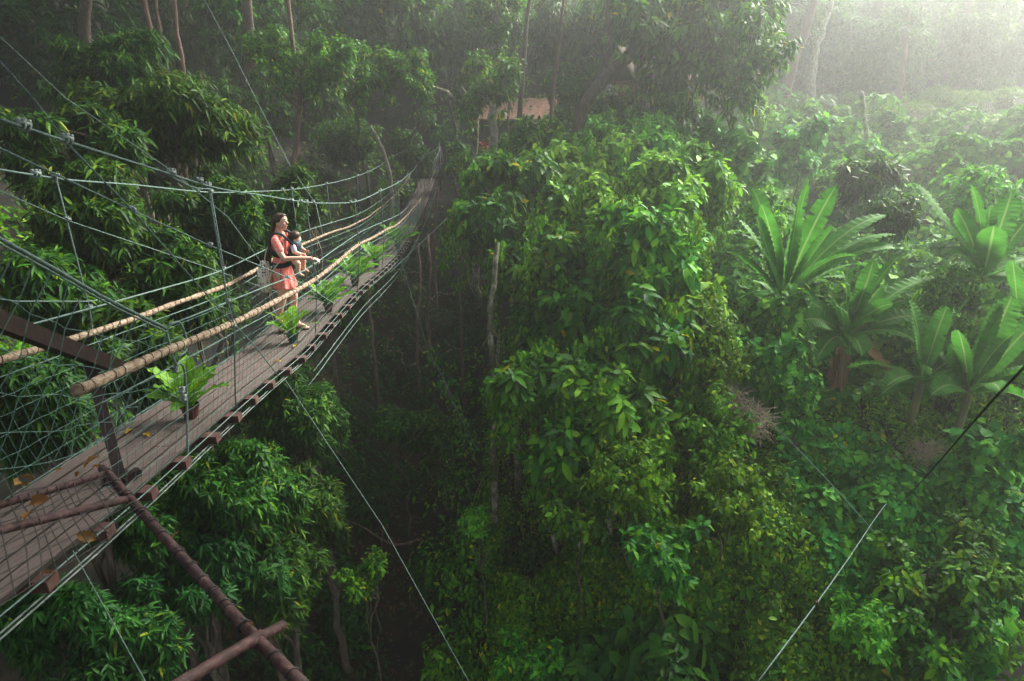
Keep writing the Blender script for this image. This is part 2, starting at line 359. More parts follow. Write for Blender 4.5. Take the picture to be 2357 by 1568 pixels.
# ------------------------------------------------------------------ undergrowth: leaves on a lumpy skin over the slopes
def bumps(r, n, area, rr, hh):
    x = r.uniform(area[0], area[1], n); y = r.uniform(area[2], area[3], n)
    return np.stack([x, y, r.uniform(*rr, n), r.uniform(*hh, n)], 1)
def skin(bm):
    def f(x, y):
        out = np.zeros(len(x))
        for b in bm:
            d2 = ((x - b[0])**2 + (y - b[1])**2) / b[2]**2; k = d2 < 1
            out[k] = np.maximum(out[k], b[3] * np.sqrt(1 - d2[k]))
        return ground(x, y) + out
    return f
def cover(name, pts, surf, r, kind, L, W, m, droop=.3, hang=.7, depth=.35, lift=.05, upn=.7, nl=1, spread=.0):
    x, y = pts[:, 0], pts[:, 1]; e = .06
    z = surf(x, y); gx = (surf(x + e, y) - z) / e; gy = (surf(x, y + e) - z) / e
    gx = np.clip(gx, -4, 4); gy = np.clip(gy, -4, 4)
    N = unit(np.stack([-gx, -gy, np.full(len(x), 1.)], 1)); n = len(x)
    P = np.stack([x, y, z + lift], 1) - N * (r.uniform(0, 1, n)**1.6 * depth)[:, None]
    D = rdir(r, n); D = D - N * (D * N).sum(1, keepdims=True); D = unit(D) + N * r.uniform(-.1, .5, (n, 1)); D[:, 2] -= hang * r.uniform(.2, 1, n)
    nn = N * upn + rdir(r, n) * .6; nn[:, 2] += .25
    sc = r.uniform(.55, 1.25, n) * np.clip(np.hypot(x, y) / 16, 1, 2.2)**.6
    v, f = leaf_geo(kind, P, D, nn, L * sc, W * sc, droop * r.uniform(.2, 1.4, n))
    return tag(mesh_obj(name, v, f, m), kind='stuff')
def fan(r, n, r0, r1, a0, a1):
    rr = np.exp(r.uniform(np.log(r0), np.log(r1), n)); a = np.radians(r.uniform(a0, a1, n)); return np.stack([rr * np.sin(a), rr * np.cos(a)], 1)
r1 = np.random.default_rng(21)
BM = np.concatenate([bumps(r1, 260, (-2, 22, 4, 20), (.5, 1.3), (.35, 1.3)), bumps(r1, 210, (3, 36, 15, 46), (.7, 1.8), (.5, 2.0)), bumps(r1, 60, (-14, -5, 4, 34), (.7, 1.6), (.4, 1.4)),
    bumps(r1, 40, (-1, 3, 4, 9), (.5, 1.0), (.5, 1.2)), bumps(r1, 60, (-9, 8, 31, 46), (.8, 1.8), (.6, 1.8))])
BM[:, 3] *= np.where((np.abs(BM[:, 0] - 6.4) < 1.5) & (BM[:, 1] > 9.8) & (BM[:, 1] < 12.9), .25, 1)      # open ground before the banana with the dry leaves
SK = skin(BM)
def sel(p, f): return p[f(p[:, 0], p[:, 1])]
# bare brown ravine floor under the bridge keeps few plants
def bare(x, y): return np.exp(-((x + 2.6) / 2.7)**2) * np.clip((y - 8.5) / 2, 0, 1) * np.clip((31 - y) / 4, 0, 1)
p = fan(r1, 190000, 4.6, 40, -50, 52); p = p[r1.uniform(0, 1, len(p)) > .86 * bare(p[:, 0], p[:, 1])]
p = p[~((p[:, 0] < -1.8) & (p[:, 1] < 11))]
cover('undergrowth', p, SK, r1, 'kite', .16, .075, LM['ivy'], depth=.5)
p = fan(r1, 120000, 5.5, 19, -3, 44)
cover('vine_thicket', p, SK, r1, 'oval', .085, .048, LM['ivy'], hang=1.1, depth=.18, lift=.1)
p = fan(r1, 16000, 5.8, 14, -8, 40)
cover('broadleaf_undergrowth', p, SK, r1, 'oval', .15, .075, LM['broad'], hang=1.0, depth=.25, lift=.14)
p = sel(fan(r1, 5200, 5.2, 8.6, 0, 24), lambda x, y: (x > .3))
cover('big_leaf_undergrowth', p, SK, r1, 'oval', .44, .19, LM['big'], hang=1.3, depth=.35, lift=.38, droop=.45)
p = sel(fan(r1, 34000, 13, 42, 10, 46), lambda x, y: (y > 12) & (x > 4))
cover('heart_leaf_vines', p, SK, r1, 'heart', .20, .19, LM['heart'], hang=.9, depth=.15, lift=.15)
p = sel(fan(r1, 6500, 9, 13.5, 26, 46), lambda x, y: x > 5.2)
cover('heart_leaf_vines', p, SK, r1, 'heart', .16, .15, LM['heart'], hang=.9, depth=.2, lift=.15)
p = sel(fan(r1, 110000, 26, 72, 14, 46), lambda x, y: (y > 27) & ((y > 42) | (np.sin(x * .9) * np.sin(y * .7 + x * .3) > -.35)))
P3 = cover('hillside_grass', p, lambda x, y: ground(x, y) + .55 * (SK(x, y) - ground(x, y)), r1, 'blade', .42, .028, LM['grass'], hang=.1, depth=.05, upn=.2)
p = sel(fan(r1, 16000, 3.5, 12, -75, -15), lambda x, y: x < -2.2)
cover('fern_undergrowth', p, SK, r1, 'lance', .20, .05, LM['lancedark'], hang=.5, depth=.4, lift=.15)
# wooded slopes in the far mist, a mass no one could count
BF = bumps(r1, 520, (-70, 130, 38, 140), (1.6, 4), (2, 7))
SF = skin(BF)
p = fan(r1, 140000, 40, 150, -48, 52); p = p[(p[:, 1] > 37) & ((p[:, 1] > 48) | (p[:, 0] < 6))]
cover('forest', p, SF, r1, 'kite', .52, .24, LM['fogtree'], hang=.6, depth=1.6, lift=.1, upn=1.8)
BR = bumps(r1, 120, (-7, 1.5, 8, 33), (.4, 1.0), (.25, .9)); SR_ = skin(BR)
p = fan(r1, 60000, 8, 33, -36, 5); p = p[r1.uniform(0, 1, len(p)) < 1.3 * bare(p[:, 0], p[:, 1])]; q_ = SR_(p[:, 0], p[:, 1]) - ground(p[:, 0], p[:, 1]); p = p[(q_ > .12) | (r1.uniform(0, 1, len(p)) < .16)]
cover('ravine_weeds', p, SR_, r1, 'oval', .17, .07, LM['lancedark'], hang=.7, depth=.3, lift=.05)
# dead leaf litter on the bare earth below the bridge
p = sel(fan(r1, 26000, 9, 32, -32, 4), lambda x, y: (x > -7) & (x < 1.5))
cover('leaf_litter', p, ground, r1, 'kite', .12, .06, leaf_mat('litter', [(0, G(.015, .011, .007)), (.7, G(.05, .034, .018)), (1, G(.12, .08, .04))], trans=0, rough=.8), hang=0, depth=0, lift=.02)

# ------------------------------------------------------------------ trees and shrubs
def mpp(u, v, Y):            # metres in one photo pixel at that spot
    P = V(u, v, Y); return (P[1] * CP - P[2] * SP) / FD
def lance_tree(u, v, Y, ru, rv, label, seed, m='lance', L=.24, W=.05, dens=1.0, group='lance-leaved trees beside the bridge', **k):
    s = mpp(u, v, Y); rad = (ru * s, (ru + rv) * .5 * s * .8, rv * s); n = int(dens * 900 * (ru * rv) / (150 * 120) * (Y / 10)**1.0) + 120
    cm = crown_mesh('lance_crown_%d' % seed, rad, 16, n, 'lance', L, W, LM[m], .32, 9, .55, .28, .95, seed, .35)
    return tree('lance_leaf_tree', label, 'tree', V(u, v, Y), cm, seed=seed, group=group, **k)
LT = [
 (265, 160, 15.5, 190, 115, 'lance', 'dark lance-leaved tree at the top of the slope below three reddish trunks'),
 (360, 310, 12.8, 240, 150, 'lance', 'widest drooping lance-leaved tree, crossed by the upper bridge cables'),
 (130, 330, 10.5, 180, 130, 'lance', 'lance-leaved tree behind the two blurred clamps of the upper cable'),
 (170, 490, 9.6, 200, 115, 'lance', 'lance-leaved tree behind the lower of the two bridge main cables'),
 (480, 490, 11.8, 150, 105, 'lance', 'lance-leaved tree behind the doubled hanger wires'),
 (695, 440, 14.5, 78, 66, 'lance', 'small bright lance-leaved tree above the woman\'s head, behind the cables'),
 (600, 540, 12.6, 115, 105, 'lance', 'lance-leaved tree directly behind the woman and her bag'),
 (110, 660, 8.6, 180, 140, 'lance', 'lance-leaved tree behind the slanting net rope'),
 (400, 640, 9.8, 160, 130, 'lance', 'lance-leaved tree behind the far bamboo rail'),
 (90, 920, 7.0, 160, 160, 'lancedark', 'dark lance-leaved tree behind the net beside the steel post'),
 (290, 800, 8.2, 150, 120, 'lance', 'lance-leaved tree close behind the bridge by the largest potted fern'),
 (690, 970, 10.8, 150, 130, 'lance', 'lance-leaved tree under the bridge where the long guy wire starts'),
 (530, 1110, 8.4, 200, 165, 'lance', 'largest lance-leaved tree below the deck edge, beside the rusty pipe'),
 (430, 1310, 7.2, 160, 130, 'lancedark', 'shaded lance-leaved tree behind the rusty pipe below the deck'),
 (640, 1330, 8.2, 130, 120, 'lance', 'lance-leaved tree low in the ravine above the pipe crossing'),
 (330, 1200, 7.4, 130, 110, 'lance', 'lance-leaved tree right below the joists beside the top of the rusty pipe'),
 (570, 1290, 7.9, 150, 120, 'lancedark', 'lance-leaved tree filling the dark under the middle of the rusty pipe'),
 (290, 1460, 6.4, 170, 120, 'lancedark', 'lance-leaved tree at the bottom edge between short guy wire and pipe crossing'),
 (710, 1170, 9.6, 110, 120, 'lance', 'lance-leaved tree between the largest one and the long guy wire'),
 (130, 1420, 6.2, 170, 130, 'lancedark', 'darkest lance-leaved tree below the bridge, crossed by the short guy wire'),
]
for i, (u, v, Y, ru, rv, m, lab) in enumerate(LT):
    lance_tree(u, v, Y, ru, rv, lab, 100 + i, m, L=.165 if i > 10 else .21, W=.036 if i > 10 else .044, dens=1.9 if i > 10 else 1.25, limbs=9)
def broad_tree(u, v, Y, ru, rv, label, seed, m='broad', L=.29, W=.118, dens=1.0, kind='oval', hang=.7, name='broadleaf_tree', group=None, nl=7, **k):
    s = mpp(u, v, Y); rad = (ru * s, (ru + rv) * .5 * s * .85, rv * s); n = int(dens * 560 * (ru * rv) / (150 * 120) * (Y / 12)**1.2) + 70
    cm = crown_mesh('broad_crown_%d' % seed, rad, 18, n, kind, L, W, LM[m], .3, nl, hang, .3, .9, seed, .3)
    t = tree(name, label, 'tree', V(u, v, Y), cm, seed=seed, group=group, **k)
    r = np.random.default_rng(seed + 5); C = np.array(t.children[0].location); mb = MB(); P, D = [], []
    for i in range(20):
        a = C + rdir(r, 1)[0] * rad * .85; L_ = r.uniform(.5, 1.5); p = spline(np.array([a, a + np.array([r.normal() * .12, r.normal() * .12, -L_ * .5]), a + np.array([r.normal() * .2, r.normal() * .2, -L_])]), 10)
        mb.tube(p, .008, 4); q = np.repeat(p, 12, 0) + r.normal(size=(120, 3)) * .07; P.append(q)
    P = np.concatenate(P); d = rdir(r, len(P)); d[:, 2] -= 1.2; nn = rdir(r, len(P)) * .6; nn[:, 1] -= .5; nn[:, 2] += .6
    v_, f_ = leaf_geo('oval', P, d, nn, r.uniform(.07, .13, len(P)), .055, .3); mesh_obj('creeper', v_, f_, LM['ivy'], t); mb.build('vine', M_BARK, t)
    return t
GB = 'broad-leaved trees in the middle of the ravine'
BT = [
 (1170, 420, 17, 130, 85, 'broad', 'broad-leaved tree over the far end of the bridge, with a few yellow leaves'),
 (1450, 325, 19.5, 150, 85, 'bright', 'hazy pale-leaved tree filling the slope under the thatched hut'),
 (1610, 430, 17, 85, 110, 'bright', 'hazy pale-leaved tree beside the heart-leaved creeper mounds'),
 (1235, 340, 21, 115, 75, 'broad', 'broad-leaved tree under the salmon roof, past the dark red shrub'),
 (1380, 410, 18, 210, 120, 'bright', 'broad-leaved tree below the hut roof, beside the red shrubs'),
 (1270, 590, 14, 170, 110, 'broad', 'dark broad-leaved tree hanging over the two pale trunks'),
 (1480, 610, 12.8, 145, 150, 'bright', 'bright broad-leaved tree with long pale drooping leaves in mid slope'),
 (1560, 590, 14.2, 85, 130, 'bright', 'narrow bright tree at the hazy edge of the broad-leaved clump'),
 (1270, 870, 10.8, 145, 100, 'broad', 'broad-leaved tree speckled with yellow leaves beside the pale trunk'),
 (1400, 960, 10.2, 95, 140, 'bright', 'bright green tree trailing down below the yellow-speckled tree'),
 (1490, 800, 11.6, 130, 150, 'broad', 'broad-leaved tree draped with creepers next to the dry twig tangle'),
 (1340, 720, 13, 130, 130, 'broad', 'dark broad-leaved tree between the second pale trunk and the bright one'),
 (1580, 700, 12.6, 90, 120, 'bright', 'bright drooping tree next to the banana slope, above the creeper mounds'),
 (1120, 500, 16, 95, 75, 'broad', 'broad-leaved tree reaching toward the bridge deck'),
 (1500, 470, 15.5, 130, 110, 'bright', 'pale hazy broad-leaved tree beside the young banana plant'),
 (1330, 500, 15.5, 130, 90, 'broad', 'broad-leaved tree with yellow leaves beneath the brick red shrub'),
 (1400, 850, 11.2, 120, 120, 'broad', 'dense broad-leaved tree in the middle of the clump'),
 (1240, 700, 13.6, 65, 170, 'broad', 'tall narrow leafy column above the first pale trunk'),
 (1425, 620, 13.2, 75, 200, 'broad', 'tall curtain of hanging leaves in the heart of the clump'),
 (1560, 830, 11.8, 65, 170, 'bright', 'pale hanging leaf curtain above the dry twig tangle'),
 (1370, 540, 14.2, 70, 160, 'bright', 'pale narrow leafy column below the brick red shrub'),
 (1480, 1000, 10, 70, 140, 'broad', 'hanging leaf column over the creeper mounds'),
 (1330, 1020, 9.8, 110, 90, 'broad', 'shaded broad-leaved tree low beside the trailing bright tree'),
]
for i, (u, v, Y, ru, rv, m, lab) in enumerate(BT):
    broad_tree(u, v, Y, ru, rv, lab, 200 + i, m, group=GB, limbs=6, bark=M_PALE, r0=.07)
def trunk_tree(name, label, pts, r0, bark, crown=None, group=None, cat='tree', extra=()):
    """a tree told by its trunk: pts = (u, v, Y) up the stem; extra = side branches"""
    kY = .82 if any(w_ in label for w_ in ('forked', 'arching', 'twin-stemmed', 'salmon roof')) else 1.0
    P = [V(q[0], q[1], q[2] * kY) for q in pts]; extra = [([(c[0], c[1], c[2] * kY) for c in e[0]], e[1]) for e in extra]; crown = [(cc, (c[0], c[1], c[2] * kY), s_ * kY, z_) for cc, c, s_, z_ in crown or []]
    gz = float(ground(P[0][0], P[0][1])) - .15
    if P[0][2] > gz + .2: P = [np.array([P[0][0] - (P[1][0] - P[0][0]) * .3, P[0][1], gz])] + P
    P[0][2] = min(P[0][2], float(ground(P[0][0], P[0][1]))) - .1 if pts[0][2] < 0 else P[0][2]
    t = thing(name, label, cat, P[0], 0, group); mb = MB(); r = np.random.default_rng(len(label) * 7)
    q = spline(np.array(P) - P[0], 18); q[1:-1] += r.normal(size=(16, 3)) * r0 * .22; rr = np.linspace(r0, r0 * .6, 18) * r.uniform(.9, 1.12, 18); mb.tube(q, rr, 9)
    for e in extra:
        E_ = spline(np.array([V(*c) for c in e[0]]) - P[0], 12); E_[1:-1] += r.normal(size=(10, 3)) * e[1] * .4; mb.tube(E_, np.linspace(e[1], e[1] * .45, 12), 6)
    mb.build('trunk', bark, t)
    for (me, lob, rad), c, sc, rz in crown or []:
        o = bpy.data.objects.new('crown', me); link(o, t); o.location = [float(k) for k in V(*c) - P[0]]; o.scale = (sc,) * 3; o.rotation_euler = (0, 0, rz)
    return t
def cm(key, rad, n, kind, L, W, m, seed, hang=.5, nl=8, nlobes=16, inner=.35): return crown_mesh(key, rad, nlobes, n, kind, L, W, LM[m], .3, nl, hang, .4, .95, seed, inner)
DARK = [cm('dark_crown_%d' % i, (3.6, 3.2, 2.8), 900, 'kite', .34, .10, 'lancedark', 300 + i, .6, 9, 22) for i in range(3)]
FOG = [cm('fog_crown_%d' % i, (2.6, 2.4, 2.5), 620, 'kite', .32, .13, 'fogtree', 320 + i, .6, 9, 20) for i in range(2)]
HANG = cm('hanging_crown', (3.0, 2.6, 2.7), 760, 'oval', .34, .13, 'broad', 330, .9, 8, 20)
FINE = cm('fine_crown', (1.3, 1.2, 1.2), 420, 'kite', .20, .085, 'broad', 331, .6, 8, 14)
# wall of forest beyond the far end of the bridge
GD = 'dark forest trees beyond the far end of the bridge'
k = 0
for (u, v, Y, sc, lab) in [
 (520, 150, 34, 1.0, 'dark forest tree above the widest lance-leaved tree, crossed by a thin wire'),
 (640, 40, 40, 1.2, 'tall dark forest tree above the forked sapling'),
 (800, 110, 38, 1.1, 'dark forest tree with pale hanging twigs behind the forked sapling'),
 (930, 60, 42, 1.2, 'dark forest tree above the arching pale branch'),
 (1070, 90, 40, 1.1, 'dark forest tree between the arching branch and the pale twin trunk'),
 (1230, 70, 43, 1.15, 'dark forest tree behind the pale twin trunk'),
 (1370, 110, 42, 1.1, 'dark forest tree above the thatched hut'),
 (640, 260, 38, .9, 'low dark forest tree behind the forked sapling stem'),
 (860, 270, 39, .95, 'darkest forest tree under the arching branch'),
 (420, 40, 30, 1.1, 'dark forest tree behind the three reddish trunks'),
 (90, 70, 24, 1.2, 'dark forest tree in the upper corner over the net'),
 (1480, 40, 38, 1.0, 'dark forest tree behind the hanging broad-leaved crown'),
]:
    tree('forest_tree', lab, 'tree', V(u, v, Y), DARK[k % 3], seed=400 + k, rz=k * 1.3, sc=sc, r0=.16, group=GD, limbs=5); k += 1
# nearer foliage closing the view above and beside the far end of the bridge
MID = [cm('mid_crown_%d' % i, (2.4, 2.2, 2.0), 1000, ('oval', 'lance', 'kite')[i], (.28, .30, .26)[i], (.11, .075, .10)[i], ('broad', 'lance', 'broad')[i], 310 + i, (.8, .6, .5)[i], 9, 22) for i in range(3)]
k = 0
for (u, v, Y, sc, lab) in [
 (560, 60, 27, .9, 'dense tree filling the gap between reddish trunks and forked sapling'),
 (590, 230, 25, .75, 'dense tree whose edge meets the thin wire to the upper cable'),
 (790, 30, 29, 1.0, 'leafy tree hanging over the forked sapling from the top edge'),
 (930, 30, 30, 1.0, 'leafy tree at the top edge above the arching branch'),
 (1030, 70, 31, .9, 'leafy tree between arching branch and pale twin trunk at the top edge'),
 (800, 320, 30, .7, 'low leafy tree on the bank by the bridge end'),
 (1160, 20, 32, .9, 'leafy crown veiling the top of the pale twin trunk'),
 (1300, 60, 30, 1.0, 'leafy tree at the top edge before the leaning forked trunk'),
 (1330, 190, 29, .7, 'leafy tree between the salmon roof and the thatched hut'),
 (1400, 300, 26, .75, 'hazy leafy tree under the thatched hut wall'),
 (1320, 320, 26, .7, 'hazy leafy tree below the salmon roof'),
 (1100, 390, 24, .55, 'leafy tree right at the bridge gate'),
 (1520, 330, 23, .8, 'hazy leafy tree under the hanging boughs'),
 (1640, 60, 26, 1.0, 'leafy tree behind the hanging boughs'),
 (1430, 60, 30, 1.0, 'leafy tree behind the leaning forked trunk'),
 (730, 200, 33, .9, 'dim leafy tree behind the forked sapling'),
 (490, 330, 22, .8, 'dim leafy tree above the doubled hanger, beyond the widest lance-leaved tree'),
]:
    tree('leafy_tree', lab, 'tree', V(u, v, Y), MID[k % 3], seed=600 + k, rz=k * 2.1, sc=sc, r0=.09, limbs=6); k += 1
# trunks one can tell apart
trunk_tree('slender_tree', 'slim reddish trunk, first of three above the dark slope', [(352, 90, 19), (338, 40, 19), (324, -60, 19)], .10, M_REDBARK)
trunk_tree('slender_tree', 'slim reddish trunk, middle one of three above the dark slope', [(372, 95, 19.3), (362, 40, 19.3), (350, -60, 19.3)], .08, M_REDBARK)
trunk_tree('slender_tree', 'slim reddish trunk standing apart from its two companions', [(412, 110, 19.6), (405, 50, 19.6), (396, -60, 19.6)], .09, M_REDBARK)
trunk_tree('forked_sapling', 'thin forked sapling with bare branches before the dark forest', [(676, 370, 26), (688, 290, 26), (694, 235, 26), (680, 150, 26), (668, 40, 26), (662, -40, 26)], .10, M_REDBARK,
    extra=[([(692, 255, 26), (650, 215, 25.5), (596, 165, 25)], .05), ([(694, 240, 26), (730, 205, 26.3), (790, 160, 27)], .05), ([(694, 236, 26), (702, 190, 26), (716, 120, 26)], .04)],
    crown=[(FINE, (740, 140, 26), 1.2, .4), (FINE, (640, 120, 25.5), 1.1, 2.)])
trunk_tree('arching_tree', 'tree with a pale Y fork and a long branch arching over the bridge end', [(1092, 330, 29), (1094, 290, 29), (1096, 262, 29), (1075, 225, 29), (1058, 200, 29)], .17, M_MOSS,
    extra=[([(1096, 262, 29), (1112, 225, 29.2), (1122, 190, 29.3)], .10), ([(1062, 250, 29), (1030, 214, 28.7), (990, 200, 28.4), (930, 186, 28), (870, 182, 27.6), (800, 180, 27.2)], .085), ([(930, 186, 28), (925, 160, 28)], .03)],
    crown=[(FINE, (1110, 190, 29), 1.5, .3), (FINE, (840, 165, 27.5), 1.3, 1.), (FINE, (960, 165, 28.2), 1.1, 2.2)])
trunk_tree('twin_trunk_tree', 'pale twin-stemmed tree standing in front of the salmon roof', [(1136, 235, 33), (1142, 150, 33), (1146, 60, 33), (1150, -40, 33)], .22, M_PALE, extra=[([(1144, 130, 33), (1130, 60, 33), (1124, -30, 33)], .15), ([(1138, 220, 32.8), (1128, 130, 32.8)], .1)],
    crown=[(FINE, (1150, 30, 32.5), 1.4, 1.3)])
trunk_tree('slender_tree', 'thin dark trunk beside the pale twin-stemmed tree', [(1195, 300, 32), (1200, 180, 32), (1212, 60, 32), (1222, -40, 32)], .13, M_BARK)
trunk_tree('leaning_tree', 'thick leaning forked trunk beside the thatched hut', [(1352, 240, 28), (1392, 175, 28), (1432, 140, 28), (1475, 60, 28), (1500, -40, 28)], .26, M_BARK, extra=[([(1388, 180, 28), (1402, 100, 28), (1398, 0, 28)], .15), ([(1400, 172, 28), (1385, 110, 27.8)], .07)])
trunk_tree('slender_tree', 'thin straight trunk by the end of the salmon roof', [(1268, 330, 30), (1272, 200, 30), (1290, 80, 30), (1298, -40, 30)], .09, M_REDBARK)
tree('hanging_tree', 'tree with long hanging leafy boughs in front of the thatched hut', 'tree', V(1590, 70, 23), HANG, seed=420, sc=1.0, r0=.12, limbs=4)
tree('hanging_tree', 'leafy bough hanging lowest toward the grassy hillside', 'tree', V(1690, 140, 22), HANG, seed=421, sc=.72, rz=2.0, r0=.10, limbs=4)
tree('hanging_tree', 'hanging leafy tree touching the top edge above the leaning trunk', 'tree', V(1480, 20, 25), HANG, seed=422, sc=.8, rz=4.0, r0=.10, limbs=4)
trunk_tree('pale_trunk_tree', 'mossy pale trunk hung with broken stubs, standing in the dark ravine', [(1136, 985, 12.2), (1138, 900, 12.4), (1128, 790, 12.6), (1126, 720, 12.8), (1138, 640, 13), (1145, 560, 13.2)], .085, M_MOSS,
    extra=[([(1128, 770, 12.6), (1108, 800, 12.4)], .02), ([(1128, 800, 12.6), (1150, 820, 12.5)], .018)])
trunk_tree('pale_trunk_tree', 'short pale trunk half hidden by broad leaves', [(1196, 800, 13.3), (1205, 740, 13.4), (1218, 680, 13.6), (1222, 600, 13.8)], .10, M_MOSS)
trunk_tree('dead_stump', 'broken dead stem standing on the bank left of the bridge end'.replace('left of', 'before'), [(882, 350, 27), (868, 320, 27), (852, 290, 27)], .10, M_PALE, cat='stump')
for i, (pts, r0, lab) in enumerate([
 ([(960, 740, 19), (968, 640, 19.5), (962, 560, 20)], .06, 'thin brown sapling behind the last potted fern'),
 ([(985, 690, 21), (990, 600, 21), (985, 540, 21.5)], .07, 'pale-barked sapling in the dark behind the deck end'),
 ([(1000, 560, 24), (1004, 480, 24.5), (1010, 430, 25)], .07, 'sapling close under the far end of the deck'),
 ([(860, 800, 17), (850, 700, 17.5), (842, 640, 18)], .05, 'crooked sapling under the deck edge'),
 ([(1060, 700, 18), (1058, 600, 18.5), (1064, 520, 19)], .05, 'dark thin sapling under the broad leaves'),
 ]): trunk_tree('sapling', lab, pts, r0, M_REDBARK)
# misty hillside
GF = 'pale trees fading in the mist on the hill'
trunk_tree('leaning_tree', 'reddish trunk leaning out of the grass at the foot of the misty hill', [(1803, 222, 40), (1830, 130, 40), (1856, 60, 40), (1890, -60, 40)], .32, M_REDBARK, crown=[(FOG[0], (1790, 40, 43), 1.2, 0), (FOG[1], (1850, 110, 46), .9, 1)])
trunk_tree('leaning_tree', 'pale bent trunk beside the reddish leaning trunk', [(1868, 240, 43), (1872, 150, 43), (1893, 70, 43), (1930, -50, 43)], .28, M_PALE, crown=[(FOG[1], (1910, 60, 47), 1.1, 2)])
trunk_tree('bare_sapling', 'small bare forked sapling on the open grass', [(1994, 318, 34), (1993, 280, 34), (1984, 212, 34)], .12, M_PALE, extra=[([(1992, 290, 34), (2008, 262, 34), (2014, 230, 34)], .05)])
trunk_tree('misty_tree', 'tree with a broad pale crown, largest on the misty hill', [(2055, 285, 42), (2072, 200, 42), (2082, 100, 42), (2090, 20, 42)], .2, M_REDBARK, crown=[(FOG[0], (2060, 90, 44), 1.15, .5), (FOG[1], (1990, 110, 45), 1.0, 2.5)])
trunk_tree('misty_tree', 'yellowish slim tree between two misty trunks', [(2103, 270, 47), (2118, 200, 47), (2126, 150, 47)], .26, M_PALE, crown=[(FINE, (2128, 160, 47), 1.3, .5)])
trunk_tree('misty_tree', 'misty trunk behind the rounded bush on the crest', [(2192, 285, 47), (2206, 215, 47), (2222, 90, 47), (2232, 0, 47)], .3, M_REDBARK, crown=[(FOG[1], (2230, 60, 48), 1.3, 1.5)])
trunk_tree('misty_tree', 'faint misty trunk, second past the rounded bush', [(2212, 298, 48), (2230, 230, 48), (2252, 100, 48), (2262, 20, 48)], .3, M_REDBARK, crown=[(FOG[0], (2290, 110, 50), 1.3, 3)])
trunk_tree('misty_tree', 'faintest thin trunk near the brightest mist', [(2240, 310, 50), (2262, 230, 50), (2290, 90, 50)], .3, M_BARK, crown=[(FOG[1], (2340, 170, 52), 1.3, 4)])
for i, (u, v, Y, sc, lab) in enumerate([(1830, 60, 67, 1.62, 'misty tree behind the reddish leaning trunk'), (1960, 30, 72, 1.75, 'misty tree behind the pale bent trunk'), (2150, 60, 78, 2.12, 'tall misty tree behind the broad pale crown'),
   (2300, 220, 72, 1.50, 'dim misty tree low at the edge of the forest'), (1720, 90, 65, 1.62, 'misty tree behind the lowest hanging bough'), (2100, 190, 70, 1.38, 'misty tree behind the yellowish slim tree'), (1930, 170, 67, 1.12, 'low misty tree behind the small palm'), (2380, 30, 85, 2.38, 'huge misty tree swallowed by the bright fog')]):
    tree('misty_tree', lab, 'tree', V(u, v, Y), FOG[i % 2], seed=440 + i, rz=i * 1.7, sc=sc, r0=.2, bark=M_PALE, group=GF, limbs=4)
for i, (u, v, Y, sc, lab) in enumerate([(1760, 150, 44, .9, 'misty tree low beside the reddish leaning trunk'), (1900, 120, 46, 1.0, 'misty tree between the two leaning trunks'), (2000, 190, 48, .9, 'misty tree behind the bare forked sapling'), (2120, 110, 50, 1.1, 'misty tree right of the broad pale crown'.replace('right of', 'next to')), (2250, 200, 46, .9, 'misty tree above the rounded crest bush'), (2330, 120, 52, 1.1, 'misty tree near the brightest mist'), (2340, 270, 42, .8, 'dark misty tree at the forest edge'), (1830, 30, 46, 1.1, 'misty tree reaching the top edge over the leaning trunks'), (1980, 60, 50, 1.1, 'misty tree with a ragged top before the far forest'), (2190, 40, 54, 1.3, 'misty tree at the top edge above the slim misty trunks'), (1780, 90, 48, .9, 'misty tree beside the lowest hanging bough'), (2270, 40, 60, 1.4, 'misty tree nearly lost in the fog at the top edge')]):
    tree('misty_tree', lab, 'tree', V(u, v, Y), FOG[i % 2], seed=460 + i, rz=i * 2.3, sc=sc, r0=.17, bark=M_PALE, limbs=5)
# added trees with crowns out of view, blocking sky light over banks and camera
GC = 'added shade trees with crowns out of view'
SHADE_CAN = [cm('added_shade_crown_%d' % i, (4.6, 4.4, 2.2), 1500, 'kite', .42, .17, 'lancedark', 340 + i, .4, 9, 26) for i in range(2)]
for i, (x, y, z) in enumerate([(-12, 9, 8), (-16, 16, 9), (-11, 21, 9.5), (-18, 25, 10), (-9, 29, 10.5), (-14, 34, 10), (-24, 32, 11), (-17, 4, 7.5), (-22, 12, 9), (-9.5, 2.5, 6), (-6, -2, 5.5), (-20, 20, 10), (-7.5, 24, 9.5), (4, -1, 5.5), (9, 1.5, 5.5), (14, 4, 6), (0, -4, 6), (11, -4, 6.5), (-4, 1, 5)]):
    tree('added_shade_tree', 'tall tree added for shade, its crown out of view', 'tree', (x, y, z), SHADE_CAN[i % 2], base=np.array([x - 3.5, y + 1.5, float(ground(x - 3.5, y + 1.5)) - .2]), seed=500 + i, rz=i * 1.1, r0=.22, group=GC, limbs=5)
# more trees added out of view to shade the deck, platform and slopes
for i, (c, b, s_) in enumerate([((4.2, 8.8, 5.0), (15, 6, 0), .62), ((1.5, 6.5, 4.6), (13, 2, 0), .5), ((14.5, 18.5, 7.0), (25, 15, 0), .8), ((19, 15, 5.5), (27, 11, 0), .8), ((.5, 20.5, 11.5), (9, 31, 0), .9), ((-3, 25, 12), (3, 36, 0), .9)]):
    tree('added_shade_tree', 'tall tree added to shade deck and slopes, its crown out of view', 'tree', c, SHADE_CAN[i % 2], base=np.array([b[0], b[1], float(ground(b[0], b[1])) - .2]), seed=530 + i, rz=i * 1.9, sc=s_, r0=.2, group=GC, limbs=4)
